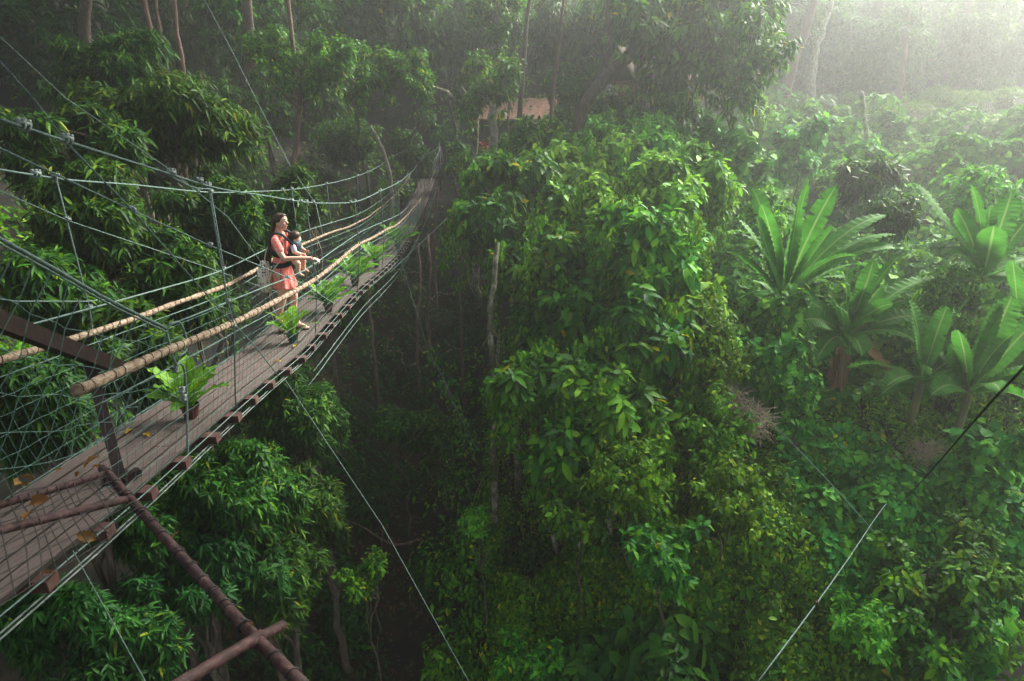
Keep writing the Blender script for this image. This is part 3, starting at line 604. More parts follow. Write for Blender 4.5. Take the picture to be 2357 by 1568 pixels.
# shrubs
SH = {
 'b': cm('bush_crown', (.9, .85, .7), 330, 'oval', .16, .07, 'broad', 350, .5, 8, 14),
 'l': cm('loose_bush_crown', (.9, .85, .75), 300, 'kite', .15, .065, 'bright', 351, .5, 8, 14),
 'h': cm('heart_bush_crown', (.8, .7, .9), 150, 'heart', .17, .165, 'heart', 352, .9, 6, 12),
 'r': cm('red_bush_crown', (.7, .6, .6), 150, 'oval', .2, .09, 'red', 353, .5, 7, 10),
 'i': cm('creeper_crown', (.9, .8, .8), 520, 'oval', .085, .048, 'ivy', 354, .9, 8, 16),
 'd': cm('dark_bush_crown', (.9, .85, .7), 340, 'lance', .24, .06, 'lance', 355, .5, 9, 14),
}
def shrub(u, v, Y, kind, sc, label, group=None, name='shrub', rz=0.0):
    P = V(u, v, Y); return tree(name, label, 'shrub', P, SH[kind], seed=int(u + v), rz=rz, sc=sc, r0=.03, group=group, limbs=6)
for a in [
 (1560, 225, 27, 'l', 1.5, 'light green shrub just below the thatched hut'),
 (1745, 245, 27, 'l', 1.1, 'light green shrub beside the leaning pole'),
 (2215, 270, 38, 'b', 1.6, 'rounded bush on the crest before the misty trunks'),
 (2175, 330, 33, 'b', 1.4, 'rounded bush lower on the slope under the crest bush'),
 (2320, 300, 36, 'd', 1.3, 'dark spiky bush at the forest edge'),
 (2060, 290, 34, 'h', 1.2, 'broad-leaved weed beside the bare forked sapling'),
 (1840, 335, 25, 'h', 1.6, 'mound of heart-leaved creeper at the top of the slope'),
 (1730, 390, 21, 'h', 1.6, 'mound of heart-leaved creeper above the banana plants'),
 (1660, 330, 22, 'h', 1.4, 'heart-leaved creeper mound by the fallen pole'),
 (1770, 470, 17.5, 'l', 1.1, 'fine-leaved shrub above the first banana plant'),
 (2000, 420, 20, 'd', 1.4, 'spiky whorled shrub between the banana plants'),
 (2060, 500, 16.5, 'd', 1.0, 'dark whorled shrub beside the second banana clump'),
 (2290, 430, 19, 'l', 1.6, 'pale shrub above the banana clump at the edge'),
 (1950, 400, 24, 'l', 1.6, 'pale feathery shrub mid hillside'),
 (1800, 720, 12.5, 'h', 1.0, 'heart-leaved creeper hanging under the first banana plant'),
 (1790, 830, 11.3, 'h', .95, 'heart-leaved creeper hanging beside the dry banana stem'),
 (1835, 905, 11, 'h', .7, 'lowest heart-leaved creeper near the dry banana leaves'),
 (2290, 1040, 9.5, 'h', 1.1, 'large heart-leaved creeper by the blurred cable'),
 (2230, 1120, 9.2, 'h', .8, 'heart-leaved creeper below the blurred cable'),
 (2220, 690, 12.8, 'i', 1.1, 'mossy green bush under the second banana clump'),
 (1110, 345, 29, 'r', .9, 'dark red shrub at the far end of the bridge'),
 (1252, 350, 27, 'r', .8, 'brick red shrub beyond the broad-leaved tree'),
 (1570, 780, 11.8, 'i', 1.3, 'yellowish creeper mound above the dry twig tangle'),
 (1620, 860, 11.2, 'i', 1.2, 'creeper mound touching the dry twig tangle'),
 (1600, 1010, 10, 'i', 1.3, 'creeper mound under the dry twig tangle'),
 (1450, 1090, 9, 'i', 1.2, 'creeper mound below the trailing bright tree'),
 (1660, 1180, 8.5, 'i', 1.2, 'creeper mound low on the slope before the steel cable'),
 (1520, 1250, 7.8, 'b', 1.0, 'broad-leaved bush above the big-leaved plants'),
 (1330, 1170, 8.8, 'b', .9, 'broad-leaved bush in the dark beside the creeper slope'),
 (1000, 1010, 13, 'd', 1.1, 'dark bush alone on the ravine floor'),
 (900, 980, 12.8, 'd', .8, 'small dark bush beneath the long guy wire'),
 (835, 1330, 8.3, 'b', .6, 'small bush with paired leaflets beside the long guy wire'),
 (1205, 1520, 7.2, 'b', .7, 'bushy sapling at the bottom edge between guy wire and big leaves'),
 (1090, 1190, 9.6, 'l', .5, 'slim pale shrub in the dark ravine'),
 (2130, 1330, 7.6, 'b', 1.1, 'soft tall weed with pale flower tips beside the steel cable'),
 (2270, 1290, 7.8, 'b', .9, 'soft pale weed at the edge below the creepers'),
 (2180, 1470, 6.8, 'b', 1.0, 'soft weed lowest in the corner'),
 (1990, 1420, 7.2, 'l', .8, 'feathery weed beside the steel cable'),
 (1240, 290, 30, 'b', 1.5, 'dark shrub in front of the salmon roof'),
 (1160, 330, 30, 'b', 1.2, 'shrub between the forked tree and the salmon roof'),
 (800, 340, 29, 'd', 1.5, 'dark bush on the bank beside the forked sapling'),
 (930, 330, 31, 'd', 1.2, 'dark bush on the bank behind the bridge gate'),
 (1400, 300, 25, 'b', 1.4, 'hazy bush under the leaning forked trunk'),
 (1480, 310, 24, 'b', 1.5, 'hazy bush below the hut wall'),
 (2285, 240, 44, 'b', 2.0, 'misty bush on the crest under the brightest fog'),
 (2200, 243, 43, 'l', 2.0, 'misty bush between the slim misty trunks'),
 (2125, 238, 43, 'b', 1.8, 'misty bush beside the blue tarpaulin'),
 (2050, 243, 43, 'l', 1.6, 'misty bush at the foot of the broad pale-crowned tree'),
 (1960, 232, 44, 'b', 1.7, 'misty bush behind the small palm'),
 (1840, 230, 42, 'l', 1.5, 'misty bush at the foot of the reddish leaning trunk'),
 (2350, 262, 41, 'b', 2.0, 'misty bush on the crest at the edge of the photo'),
 (1068, 352, 30, 'b', 1.3, 'leafy bush crowding the bridge gate on the hut side'),
 (955, 365, 30, 'd', 1.2, 'dark bush crowding the bridge gate on the stump side'),
 (1015, 285, 35, 'b', 1.6, 'leafy bush straight behind the bridge gate'),
 ]: shrub(*a, rz=(a[0] * .013) % 6)

# ------------------------------------------------------------------ big blades: banana leaves, fern fronds, palm
def blade_geo(P0, P1, P2, W, roll=0.0, fold=.25, n=16, pet=.12, wave=0.0, r=None, tear=0.0, petw=.06, peak=.45, pw_=.55, notch=0.0):
    P0, P1, P2 = (np.asarray(q, float) for q in (P0, P1, P2)); t = np.linspace(0, 1, n)
    c = (1 - t)[:, None]**2 * P0 + 2 * (t * (1 - t))[:, None] * P1 + t[:, None]**2 * P2
    T = unit(np.gradient(c, axis=0)); up = np.array([0, 0, 1.]); S = np.cross(T, up); bad = np.linalg.norm(S, axis=1) < .15
    ref = unit(np.cross(P2 - P0, up) + 1e-6); S[bad] = ref; S = unit(S); N = np.cross(S, T)
    cr, sr = math.cos(roll), math.sin(roll); S2 = S * cr + N * sr; N2 = N * cr - S * sr
    x = np.clip((t - pet) / (1 - pet), 0, 1); wd = np.where(t < pet, petw, np.maximum(petw, np.sin(np.pi * np.clip(x, 0, 1)**(math.log(.5) / math.log(peak)))**pw_ if pw_ > .45 else (1 - np.abs(2 * np.clip(x, 0, 1) - 1)**3.2)**.75)) * W * .5
    wd[-1] = .012 * W
    rows = np.array([-1, -.55, 0, .55, 1.]); v = []; uv = []
    nt = r.uniform(0, 1, (n, 2)) < notch if r is not None else np.zeros((n, 2), bool)
    for i in range(n):
        for k in rows:
            wv = wave * W * math.sin(i * 1.9 + k * 2) * abs(k)
            tw = 1 - (tear * (r.uniform(0, 1) if r is not None else 0)) * (abs(k) == 1)
            if nt[i, int(k > 0)] and abs(k) == 1 and t[i] > .25: tw *= r.uniform(.25, .8)
            v.append(c[i] + S2[i] * (k * wd[i] * tw) + N2[i] * (fold * abs(k) * wd[i] + wv)); uv.append((.5 + .5 * k, t[i]))
    f = [(i * 5 + j, i * 5 + j + 1, (i + 1) * 5 + j + 1, (i + 1) * 5 + j) for i in range(n - 1) for j in range(4)]
    return np.array(v), f, uv
def blades_obj(name, geos, m, parent=None):
    V_, F, U = [], [], []; n = 0
    for v, f, uv in geos:
        V_.append(v); F += [tuple(i + n for i in q) for q in f]; U += uv; n += len(v)
    o = mesh_obj(name, np.concatenate(V_), F, m, parent); ul = o.data.uv_layers.new(name='UVMap'); vi = np.zeros(len(o.data.loops), np.int32); o.data.loops.foreach_get('vertex_index', vi)
    ul.data.foreach_set('uv', np.array(U, np.float32)[vi].ravel()); return o
M_BAN = blade_mat('banana_leaf', G(.06, .24, .026), G(.24, .38, .11), trans=.45, yellow=.22, rough=.6)
M_BANDRY = blade_mat('dry_banana_leaf', G(.22, .14, .07), G(.30, .22, .12), trans=.1, yellow=.6, rough=.8)
M_FERN = blade_mat('fern_frond', G(.13, .35, .024), G(.10, .13, .04), trans=.35, yellow=.05, rough=.32)
M_PSTEM = rough_mat('banana_stem', [(0, G(.05, .07, .03)), (.5, G(.14, .15, .06)), (1, G(.26, .20, .11))], 10, .7, .3, stretch=(1, 1, .2))
def banana(label, base, leaves, seed, stem_h=None, W=.50, dry=(), r0=.10):
    """base = (u, v, Y) where the leaves leave the stem; leaves = (u, v, dY, bulge, roll)"""
    B = V(*base); gz = float(ground(B[0], B[1])); r = np.random.default_rng(seed)
    foot = np.array([B[0], B[1] + .1, gz - .2]); t = thing('banana_plant', label, 'banana plant', foot)
    mb = MB(); mb.tube(spline(np.array([(0, 0, 0), (B - foot) * .5 + np.array([.03, 0, 0]), B - foot + np.array([0, 0, .15])]), 8), np.linspace(r0, r0 * .6, 8), 10); mb.build('stem', M_PSTEM, t)
    for (u, v, dY, bul, roll) in leaves:
        tip = V(u, v, base[2] + dY); d = tip - B; L = np.linalg.norm(d); mid = B + d * .55 + np.array([r.uniform(-.06, .06) * L, r.uniform(-.06, .06) * L, (bul * 1.25 + .05) * L])
        st = B + unit(d) * .06
        g = blade_geo(st - foot, mid - foot, tip - foot, W * r.uniform(.75, 1.2), roll + r.uniform(-.5, .5), r.uniform(-.15, .45), 56, .09, .04, r, .08, .09, .46, .40, r.choice([0, .03, .10]))
        blades_obj('leaf', [g], M_BAN, t)
    for i in range(7):
        a = i * 2.4 + seed; e = r.uniform(.25, 1.15); L = r.uniform(.9, 1.7); dr_ = np.array([math.cos(a) * math.cos(e), math.sin(a) * math.cos(e), math.sin(e)]); b0 = B + np.array([0, 0, -.05]); tip = b0 + dr_ * L * .9 + np.array([0, 0, -.35 * L * math.cos(e)]); mid = b0 + dr_ * L * .55 + np.array([0, 0, .12 * L])
        blades_obj('leaf', [blade_geo(b0 - foot, mid - foot, tip - foot, W * r.uniform(.8, 1.1), r.uniform(-.6, .6), r.uniform(0, .5), 48, .1, .05, r, .1, .09, .46, .40, r.choice([.02, .08, .2]))], M_BAN, t)
    for (u, v, dY, bul) in dry:
        tip = V(u, v, base[2] + dY); d = tip - B; mid = B + d * .5 + np.array([0, 0, bul * np.linalg.norm(d)])
        o = blades_obj('leaf', [blade_geo(B - foot, mid - foot, tip - foot, W * .75, r.uniform(-1, 1), .6, 22, .1, .10, r, .6, .08)], M_BANDRY, t); o['label'] = 'dry brown hanging leaf'
    return t
banana('tallest banana plant with a fan of upright leaves on the hazy slope', (1800, 690, 14), [
  (1862, 415, .3, .04, .2), (1925, 428, .4, .05, -.5), (1920, 520, -.3, .10, .3), (1838, 470, -.2, .03, 1.1), (1752, 470, .1, .05, -.6), (1742, 500, -.2, .05, .9), (1700, 505, .5, .08, .2),
  (1672, 580, -.1, .14, -.3), (1752, 575, -.6, .05, .4), (2040, 495, .6, .16, .2), (2062, 540, .3, .20, -.2), (2066, 572, -.1, .20, .1), (1972, 590, -.7, .22, .5), (1950, 640, -.9, .2, .2), (2030, 620, .5, .22, 0), (1730, 430, .7, .05, .4)], 1)
banana('banana plant with dry hanging leaves below the tallest one', (1945, 775, 12.6), [
  (1950, 620, .1, .04, .4), (2010, 600, .3, .06, -.4), (2075, 585, .5, .12, .2), (2090, 690, .2, .16, -.2), (2165, 640, .6, .14, .3), (1832, 745, .1, .28, .1), (1840, 690, .6, .20, 0), (2055, 700, -.4, .18, .6), (2180, 745, .2, .18, -.1),
  (1990, 650, .6, .05, 1.0), (2030, 660, .1, .1, -.8), (1880, 830, -.5, .3, .2), (2120, 800, -.3, .25, .1), (1985, 820, -.8, .3, .4)], 2, dry=[(1905, 960, -.3, .12), (1935, 905, -.4, .05), (1880, 985, .1, .05), (2070, 905, .3, .15)])
banana('banana clump with upright leaves at the edge of the photo', (2262, 640, 13.6), [
  (2112, 425, .4, .06, .3), (2235, 425, .5, .06, -.4), (2165, 500, -.2, .08, .8), (2288, 520, -.5, .04, .2), (2370, 500, .2, .08, -.3), (2280, 475, .5, .05, .9), (2200, 480, .2, .05, -.9), (2395, 600, .1, .18, .2), (2360, 640, -.4, .22, 0), (2190, 590, -.5, .2, .3), (2330, 440, .6, .08, .2)], 3)
banana('low banana plant with torn yellowing leaves between the others', (2120, 880, 11.4), [
  (2092, 690, .6, .06, .3), (2180, 705, .4, .1, -.3), (2235, 770, .3, .16, .3), (2170, 895, -.3, .25, .1), (2230, 690, .7, .1, .6), (2040, 890, -.4, .25, -.3), (2105, 760, -.1, .05, .9), (2250, 850, -.2, .2, .2)], 4, W=.42)
banana('lowest banana plant, half dark among heart-leaved creepers', (2230, 905, 11), [
  (2205, 760, -.1, .05, .3), (2185, 790, .3, .05, 1.0), (2340, 765, -.2, .1, .2), (2400, 720, .3, .12, -.3), (2300, 690, .5, .06, .5), (2390, 850, -.3, .2, .1), (2330, 680, .4, .06, -.5)], 5)
banana('young banana plant with two broad leaves above the creepers', (1615, 345, 23), [(1618, 270, .2, .05, .3), (1695, 285, .3, .12, -.2), (1670, 250, .6, .08, .5), (1560, 300, 0, .1, .2)], 6, W=.62, r0=.08)
banana('small banana plant pressed against the edge of the photo', (2345, 760, 12.4), [(2330, 600, 0, .05, .4), (2420, 620, .2, .08, -.2), (2290, 690, -.2, .15, .3), (2400, 700, -.3, .15, .2)], 7)
# small palm on the hill
def palm(label, base, h, n, L, seed):
    B = V(*base); B[2] = float(ground(B[0], B[1])); r = np.random.default_rng(seed); t = thing('palm_tree', label, 'palm', B)
    MB().tube([(0, 0, -.2), (.05, 0, h * .5), (.02, 0, h)], [.12, .09, .07], 8).build('trunk', M_BARK, t)
    P, D, N, LL = [], [], [], []; mb = MB()
    for i in range(n):
        a = i * 2.4; el = r.uniform(.2, 1.1); q = np.array([math.cos(a) * math.cos(el), math.sin(a) * math.cos(el), math.sin(el)]) * L; s = np.linspace(0, 1, 26)
        c = np.array([0, 0, h]) + q * s[:, None]; c[:, 2] -= s**2 * L * .75; mb.tube(c[::5], .012, 4)
        T = unit(np.gradient(c, axis=0)); S = unit(np.cross(T, [0, 0, 1.])); 
        for sg in (-1, 1):
            P.append(c); D.append(S * sg + T * .5 + np.array([0, 0, -.35])); N.append(np.cross(S, T) + r.normal(size=(26, 3)) * .2); LL.append(.55 * np.sin(np.pi * (.1 + .85 * s)))
    v, f = leaf_geo('blade', np.concatenate(P), np.concatenate(D), np.concatenate(N), np.concatenate(LL), .04, .2)
    mesh_obj('crown', v, f, LM['fogtree'], t); mb.build('frond_ribs', M_BARK, t)
palm('small palm with arching fronds in front of the pale bent trunk', (1888, 240, 38), 1.1, 12, 1.9, 3)
# ------------------------------------------------------------------ potted bird's nest ferns on the deck
def pot_mat(name, c):
    return rough_mat(name, [(0, [k * .6 for k in c]), (1, c)], 12, .45, .1)
M_POTB = pot_mat('brown_pot', G(.085, .03, .02)); M_POTG = pot_mat('green_pot', G(.03, .075, .055))
M_POTSOIL = rough_mat('potting_soil', [(0, G(.02, .014, .01)), (1, G(.08, .05, .03))], 40, .95, .5)
def fern(u, v, potm, d, label, seed, L=.36, n=17, dark=False):
    P = on_deck(u, v); t = thing('potted_fern', label, 'potted fern', P, 0, 'potted ferns along the deck edge'); r = np.random.default_rng(seed)
    mb = MB(); sg = 20; a = np.arange(sg) * 2 * np.pi / sg; h = d * .85
    ring = lambda rad, z: np.stack([rad * np.cos(a), rad * np.sin(a), np.full(sg, z)], 1)
    mb.loft([ring(d * .36, .003), ring(d * .44, h * .86), ring(d * .50, h * .86), ring(d * .5, h), ring(d * .46, h), ring(d * .44, h * .8)], True); mb.build('pot', potm, t, smooth=False)
    m2 = MB(); m2.loft([ring(d * .45, h * .8), ring(d * .2, h * .9), ring(.005, h * .92)], False); m2.build('soil', M_POTSOIL, t)
    g = []
    for i in range(n):
        az = i * 2.39996 + r.uniform(-.3, .3); q = (i + .5) / n; el = 1.46 - q * .80 + r.uniform(-.12, .12); l = L * r.uniform(.8, 1.15) * (.78 + .3 * math.sin(q * 3.1))
        dr = np.array([math.cos(az) * math.cos(el), math.sin(az) * math.cos(el), math.sin(el)]); b = np.array([math.cos(az) * .025, math.sin(az) * .025, h * .9])
        hz = np.array([math.cos(az), math.sin(az), 0]); l *= 1.1; tip = b + dr * l * .80 + hz * l * (.16 + .16 * q) - np.array([0, 0, l * (.02 + .17 * q)])
        g.append(blade_geo(b, b + dr * l * .6, tip, l * .27, r.uniform(-.4, .4), r.uniform(.1, .4), 16, .03, .09, r, .10, .28, .58))
    blades_obj('fronds', g, M_FERN, t); return t
fern(442, 963, M_POTB, .165, 'largest potted fern in a brown pot at the near end of the deck'.replace('near end', 'wide end'), 11, .44, 18)
fern(676, 789, M_POTG, .165, 'fern in a green pot standing beside the woman\'s feet', 12, .44, 10)
fern(757, 718, M_POTB, .16, 'bushy fern in a brown pot beyond the green pot', 13, .46, 24)
fern(818, 658, M_POTB, .17, 'dense fern in a brown pot, fourth along the deck', 14, .52, 20)
fern(866, 616, M_POTB, .16, 'upright fern in a brown pot, fifth along the deck', 15, .52, 15)
fern(915, 574, M_POTB, .17, 'dark drooping fern, last pot before the far end of the bridge', 16, .62, 18)

# ------------------------------------------------------------------ suspension bridge
M_CABLE = rough_mat('galvanised_cable', [(0, G(.06, .10, .088)), (1, G(.17, .24, .215))], 60, .85, .2, spec=.12)
M_CLAMP = rough_mat('cable_clamp', [(0, G(.12, .16, .145)), (1, G(.30, .35, .33))], 50, .7, .1, spec=.2)
M_STRIP = rough_mat('weathered_steel', [(0, G(.05, .07, .06)), (.6, G(.12, .15, .135)), (1, G(.26, .29, .27))], 9, .8, .1, spec=.15)
M_NET = rough_mat('net_cord', [(0, G(.06, .125, .105)), (1, G(.15, .27, .23))], 40, .8, 0)
M_PLANK = rough_mat('deck_plank', [(0, G(.028, .020, .017)), (.45, G(.088, .065, .056)), (1, G(.155, .12, .105))], 7, .75, .5, stretch=(14, .8, 4), detail=8)
M_GAP_SHADE = rough_mat('plank_gap_shade', [(0, G(.010, .008, .006)), (1, G(.035, .026, .02))], 9, .95, .3)  # shade of the narrow plank gaps, painted dark on the side faces
M_BEAM = rough_mat('painted_joist', [(0, G(.035, .016, .014)), (.6, G(.08, .038, .032)), (1, G(.13, .075, .062))], 14, .7, .3)
M_BAMBOO = rough_mat('bamboo_pole', [(0, G(.07, .045, .028)), (.4, G(.21, .15, .095)), (.7, G(.30, .23, .16)), (1, G(.42, .35, .26))], 22, .75, .9, stretch=(1, 1, 1))
M_ROPE = rough_mat('dark_lashing', [(0, G(.02, .018, .015)), (1, G(.09, .075, .055))], 40, .85, 0)
M_STEEL = rough_mat('brown_steel', [(0, G(.008, .005, .004)), (.6, G(.022, .010, .009)), (1, G(.045, .024, .02))], 20, .5, .2)
M_RUST = rough_mat('rusty_pipe', [(0, G(.010, .005, .005)), (.5, G(.036, .014, .013)), (1, G(.10, .05, .046))], 26, .7, .4)
M_WIRE = rough_mat('black_wire', [(0, G(.008, .008, .008)), (1, G(.03, .03, .028))], 40, .6, 0)
bridge = thing('suspension_bridge', 'narrow cable suspension bridge with wooden deck sagging across the ravine', 'bridge', bp(-9.4, 0, -.3)); BO = np.array(bridge.location)
rb = np.random.default_rng(5)
SE = 22.4
def along(off, h, s0, s1, n): return np.array([bp(s, off, h) for s in np.linspace(s0, s1, n)]) - BO
# planks: five rows, butt-jointed in lengths
npl = 6; pw = 2 * WD / npl
for k in range(npl):
    s = -9.2 + (k % 2) * 1.3; o = -WD + pw * (k + .5)
    while s < SE:
        e = min(s + 3.6 + rb.uniform(-.3, .3), SE); n = max(3, int((e - s) * 3)); hw = pw * .5 - .008; dz = rb.uniform(-.004, .004); rings = []
        for q in np.linspace(s + .004, e - .004, n):
            rings.append(np.array([bp(q, o - hw, dz), bp(q, o + hw, dz), bp(q, o + hw, dz - .028), bp(q, o - hw, dz - .028)]) - BO)
        pk = MB().loft(rings).build('plank', [M_PLANK, M_GAP_SHADE], bridge, smooth=False); pk.data.polygons.foreach_set('material_index', np.array([1 if (i < (n - 1) * 4 and i % 4 in (1, 3)) else 0 for i in range(len(pk.data.polygons))], np.int32)); s = e
# joists under the planks, ends sticking out
s = -9.0; j = 0
while s < SE:
    a = bp(s, -WD - .08, -.06) - BO; b = bp(s, WD + .10 + rb.uniform(-.03, .02), -.06) - BO; d = unit(b - a); y = np.array([-d[1], d[0], 0])
    mb = MB(); mb.box((a + b) / 2, (np.linalg.norm(b - a) / 2, .045, .034), [d, y, (0, 0, 1)]); mb.build('joist', M_BEAM, bridge, smooth=False); s += .52; j += 1
for off in (-WD - .045, WD + .04, WD + .072):
    MB().tube(along(off, -.115, -9.4, SE, 70), .006, 5).build('deck_cable', M_STRIP, bridge)
for off in (WD + .06, -WD - .06):
    MB().tube(along(off, -.02, -9.4, SE, 70), .005, 5).build('deck_cable', M_CABLE, bridge)
for off, h in ((WD + .10, -.32), (WD + .02, -.52)):
    MB().tube(along(off, h, -2.5, SE, 40), .006, 4).build('deck_cable', M_CABLE, bridge)
# main cables
def cable_pts(pix, off, tail=()):
    return np.array([on_side(u, v, off)[0] for u, v in pix] + [np.asarray(t) for t in tail])
A_PIX = [(2, 275), (56, 294), (155, 326), (395, 402), (485, 430), (605, 450), (709, 466), (760, 468), (820, 464), (878, 439), (917, 420), (947, 396), (975, 362)]
B_PIX = [(-30, 386), (83, 404), (123, 410), (300, 425), (482, 443), (588, 441), (669, 437), (745, 425), (829, 403), (870, 384), (905, 360)]
A_PT = cable_pts(A_PIX, WR + .03); B_PT = cable_pts(B_PIX, -WR - .03)
EndA = bp(SE, WR + .1, 1.5); EndB = bp(SE, -WR - .1, 1.5)
A_SP = spline(np.concatenate([A_PT, [EndA]]), 90); B_SP = spline(np.concatenate([B_PT, [EndB]]), 90)
def clampset(P, T, parent, sc=1.0, mt=None):
    sc = sc * .72
    T = unit(np.asarray(T, float)); up = np.array([0, 0, 1.]); S = unit(np.cross(T, up)); U = np.cross(S, T); mb = MB()
    for k in (-1, 1):
        c = np.asarray(P) + T * k * .022 * sc
        q = np.array([c + S * .016 * sc + U * .05 * sc, c + S * .017 * sc - U * .008 * sc, c - U * .02 * sc, c - S * .017 * sc - U * .008 * sc, c - S * .016 * sc + U * .05 * sc]); mb.tube(spline(q, 9), .007 * sc, 5)
    mb.box(np.asarray(P) + U * .022 * sc, (.036 * sc, .026 * sc, .011 * sc), [T, S, U])
    for k in (-1, 1):
        for g in (-1, 1): mb.box(np.asarray(P) + U * .042 * sc + T * k * .022 * sc + S * g * .016 * sc, (.010 * sc, .010 * sc, .009 * sc), [T, S, U])
    return mb.build('clamp', mt or M_CLAMP, parent)
ca = MB(); ca.tube(A_SP - BO, .008, 6); mainA = ca.build('main_cable', M_CABLE, bridge)
ca = MB(); ca.tube(B_SP - BO, .008, 6); mainB = ca.build('main_cable', M_CABLE, bridge)
# doubled cable tail between clamps
a0, a1 = on_side(395, 402, WR + .03)[0], on_side(485, 430, WR + .03)[0]
MB().tube(spline(np.array([a0 - (0, 0, .02), (a0 + a1) / 2 - (0, 0, .05), a1 - (0, 0, .02)]) - BO, 8), .008, 5).build('cable_tail', M_CABLE, mainA)
def tangent(sp, P):
    i = int(np.argmin(((sp - P)**2).sum(1))); i = min(max(i, 1), len(sp) - 2); return sp[i + 1] - sp[i - 1]
for (u, v, sc) in [(56, 294, 1.1), (155, 326, 1.1), (395, 402, 1.15), (460, 420, 1.1), (671, 464, 1.0), (692, 466, 1.0), (721, 467, 1.0), (806, 466, 1.0), (872, 442, 1.0)]:
    P = on_side(u, v, WR + .03)[0]; clampset(P - BO, tangent(A_SP, P), mainA, sc)
for (u, v, sc) in [(83, 404, 1.2), (455, 440, 1.0), (650, 438, 1.0), (824, 405, 1.0)]:
    P = on_side(u, v, -WR - .03)[0]; clampset(P - BO, tangent(B_SP, P), mainB, sc)
# hand cables and bamboo rails
handR = along(WR, HH, -5.85, SE, 60); handL = along(-WR, HH, -9.4, SE, 60)
handRo = MB().tube(handR, .007, 6).build('hand_cable', M_CABLE, bridge); handLo = MB().tube(handL, .008, 6).build('hand_cable', M_CABLE, bridge)
def rail(off, s0, s1, seed):
    r = np.random.default_rng(seed); n = int((s1 - s0) * 9); ss = np.linspace(s0, s1, n); jit = np.cumsum(r.normal(size=n)) * .0008; jit -= np.linspace(jit[0], jit[-1], n)
    pts = np.array([bp(s, off + jit[i], HR + .05 * min(max((-5.2 - s) / 1.8, 0), 1) * (off > 0) + jit[-i - 1] + .010 * math.sin(s * 2.1 + seed)) for i, s in enumerate(ss)]) - BO
    rad = (.029 - .009 * np.clip((ss - s0) / 16, 0, 1)) * (1 + .10 * r.normal(size=n).clip(-1, 1)) * (1 + .16 * (np.arange(n) % 5 == 0))
    if seed == 1: rad *= 1.08
    o = MB().tube(pts, rad, 10).build('handrail', M_BAMBOO, bridge)
    # lashing wound round the pole
    m = int((s1 - s0) * 90); sp = np.linspace(0, n - 1.001, m); i = sp.astype(int); fr = (sp - i)[:, None]; c = pts[i] * (1 - fr) + pts[i + 1] * fr; rr = rad[i] + .002
    pitch = .115; th = np.linspace(0, (s1 - s0) / pitch * 2 * np.pi, m) + 1.6 * np.sin(np.linspace(0, 23, m)) + .9 * np.sin(np.linspace(0, 71, m))
    T = unit(pts[-1] - pts[0]); S = unit(np.cross(T, [0, 0, 1.])); U = np.cross(S, T)
    w_ = c + (np.cos(th) * rr)[:, None] * S + (np.sin(th) * rr)[:, None] * U; MB().tube(w_, .0034, 4).build('lashing', M_ROPE, o); return pts
railR = rail(WR, -6.98, 20, 1); railL = rail(-WR, -9.3, 20, 2)
# thin cable under each rail that carries the net
for off in (WR, -WR): MB().tube(along(off, HR - .09, -9.2 if off < 0 else -6.8, SE, 60) + 0, .005, 5).build('net_cable', M_CABLE, bridge)
# hangers from main cable to deck, with clamps where they cross the hand cable and rail
def main_z(sp, s, off):
    P = bp(s, off); i = int(np.argmin(np.abs(sp[:, 1] - P[1]))); i = min(max(i, 1), len(sp) - 2)
    y = sp[:, 1]; k = np.argsort(y); return float(np.interp(P[1], y[k], sp[:, 2][k]))
def hanger(sp, s, off, double=False):
    top = bp(s, off); top[2] = main_z(sp, s, off); hc = bp(s, off, HH); rl = bp(s, off + .02 * np.sign(off), HR); dk = bp(s, (WD + .03) * np.sign(off), -.12)
    mb = MB(); mb.tube(np.array([top, hc, rl, dk]) - BO, .0065, 5)
    if double:
        mb.tube(np.array([top, bp(s + .16, off, HH + .02), bp(s + .1, off, .3), bp(s + .12, WD * np.sign(off), -.1)]) - BO, .0055, 5)
    h = mb.build('hanger', M_CABLE, bridge)
    clampset(top - BO, tangent(sp, top), h); T = bp(s + .2, off, HH) - bp(s - .2, off, HH); clampset(hc - BO, T, h, .9); clampset(rl + np.array([0, 0, -.03]) - BO, T, h, .7)
    return h
SR = [on_side(u, v, WR + .03)[1] for u, v in [(485, 430), (709, 466), (820, 464), (878, 439), (917, 420)]] + [8.2, 11., 14., 17.]
SL = [on_side(u, v, -WR - .03)[1] for u, v in [(123, 410), (482, 443), (669, 437), (750, 424), (820, 405)]] + [7.9, 10.6, 13.5, 16.5]
for i, s in enumerate(SR): hanger(A_SP, s, WR + .01)
for i, s in enumerate(SL): hanger(B_SP, s, -WR - .01)
# the looped hanger at the end of the hand cable
q = bp(-5.85, WR, HH); mb = MB()
mb.tube(spline(np.array([bp(-5.9, WR, HH), bp(-5.86, WR + .01, HH - .3), bp(-5.8, WR, HR - .1), bp(-5.8, WD + .04, -.12)]) - BO, 14), .0085, 6)
mb.tube(spline(np.array([bp(-5.84, WR, HH + .01), bp(-5.66, WR, HH - .02), bp(-5.66, WR + .01, HH - .22), bp(-5.8, WR, HR - .05)]) - BO, 12), .0085, 6)
lh = mb.build('hanger', M_CABLE, bridge)
for h in (HR - .14, HR - .36, HR - .30): clampset(bp(-5.8, WR - .03 * (1 if h > HR - .2 else .5), h) - BO, (0, .3, 1), lh, 1.0)
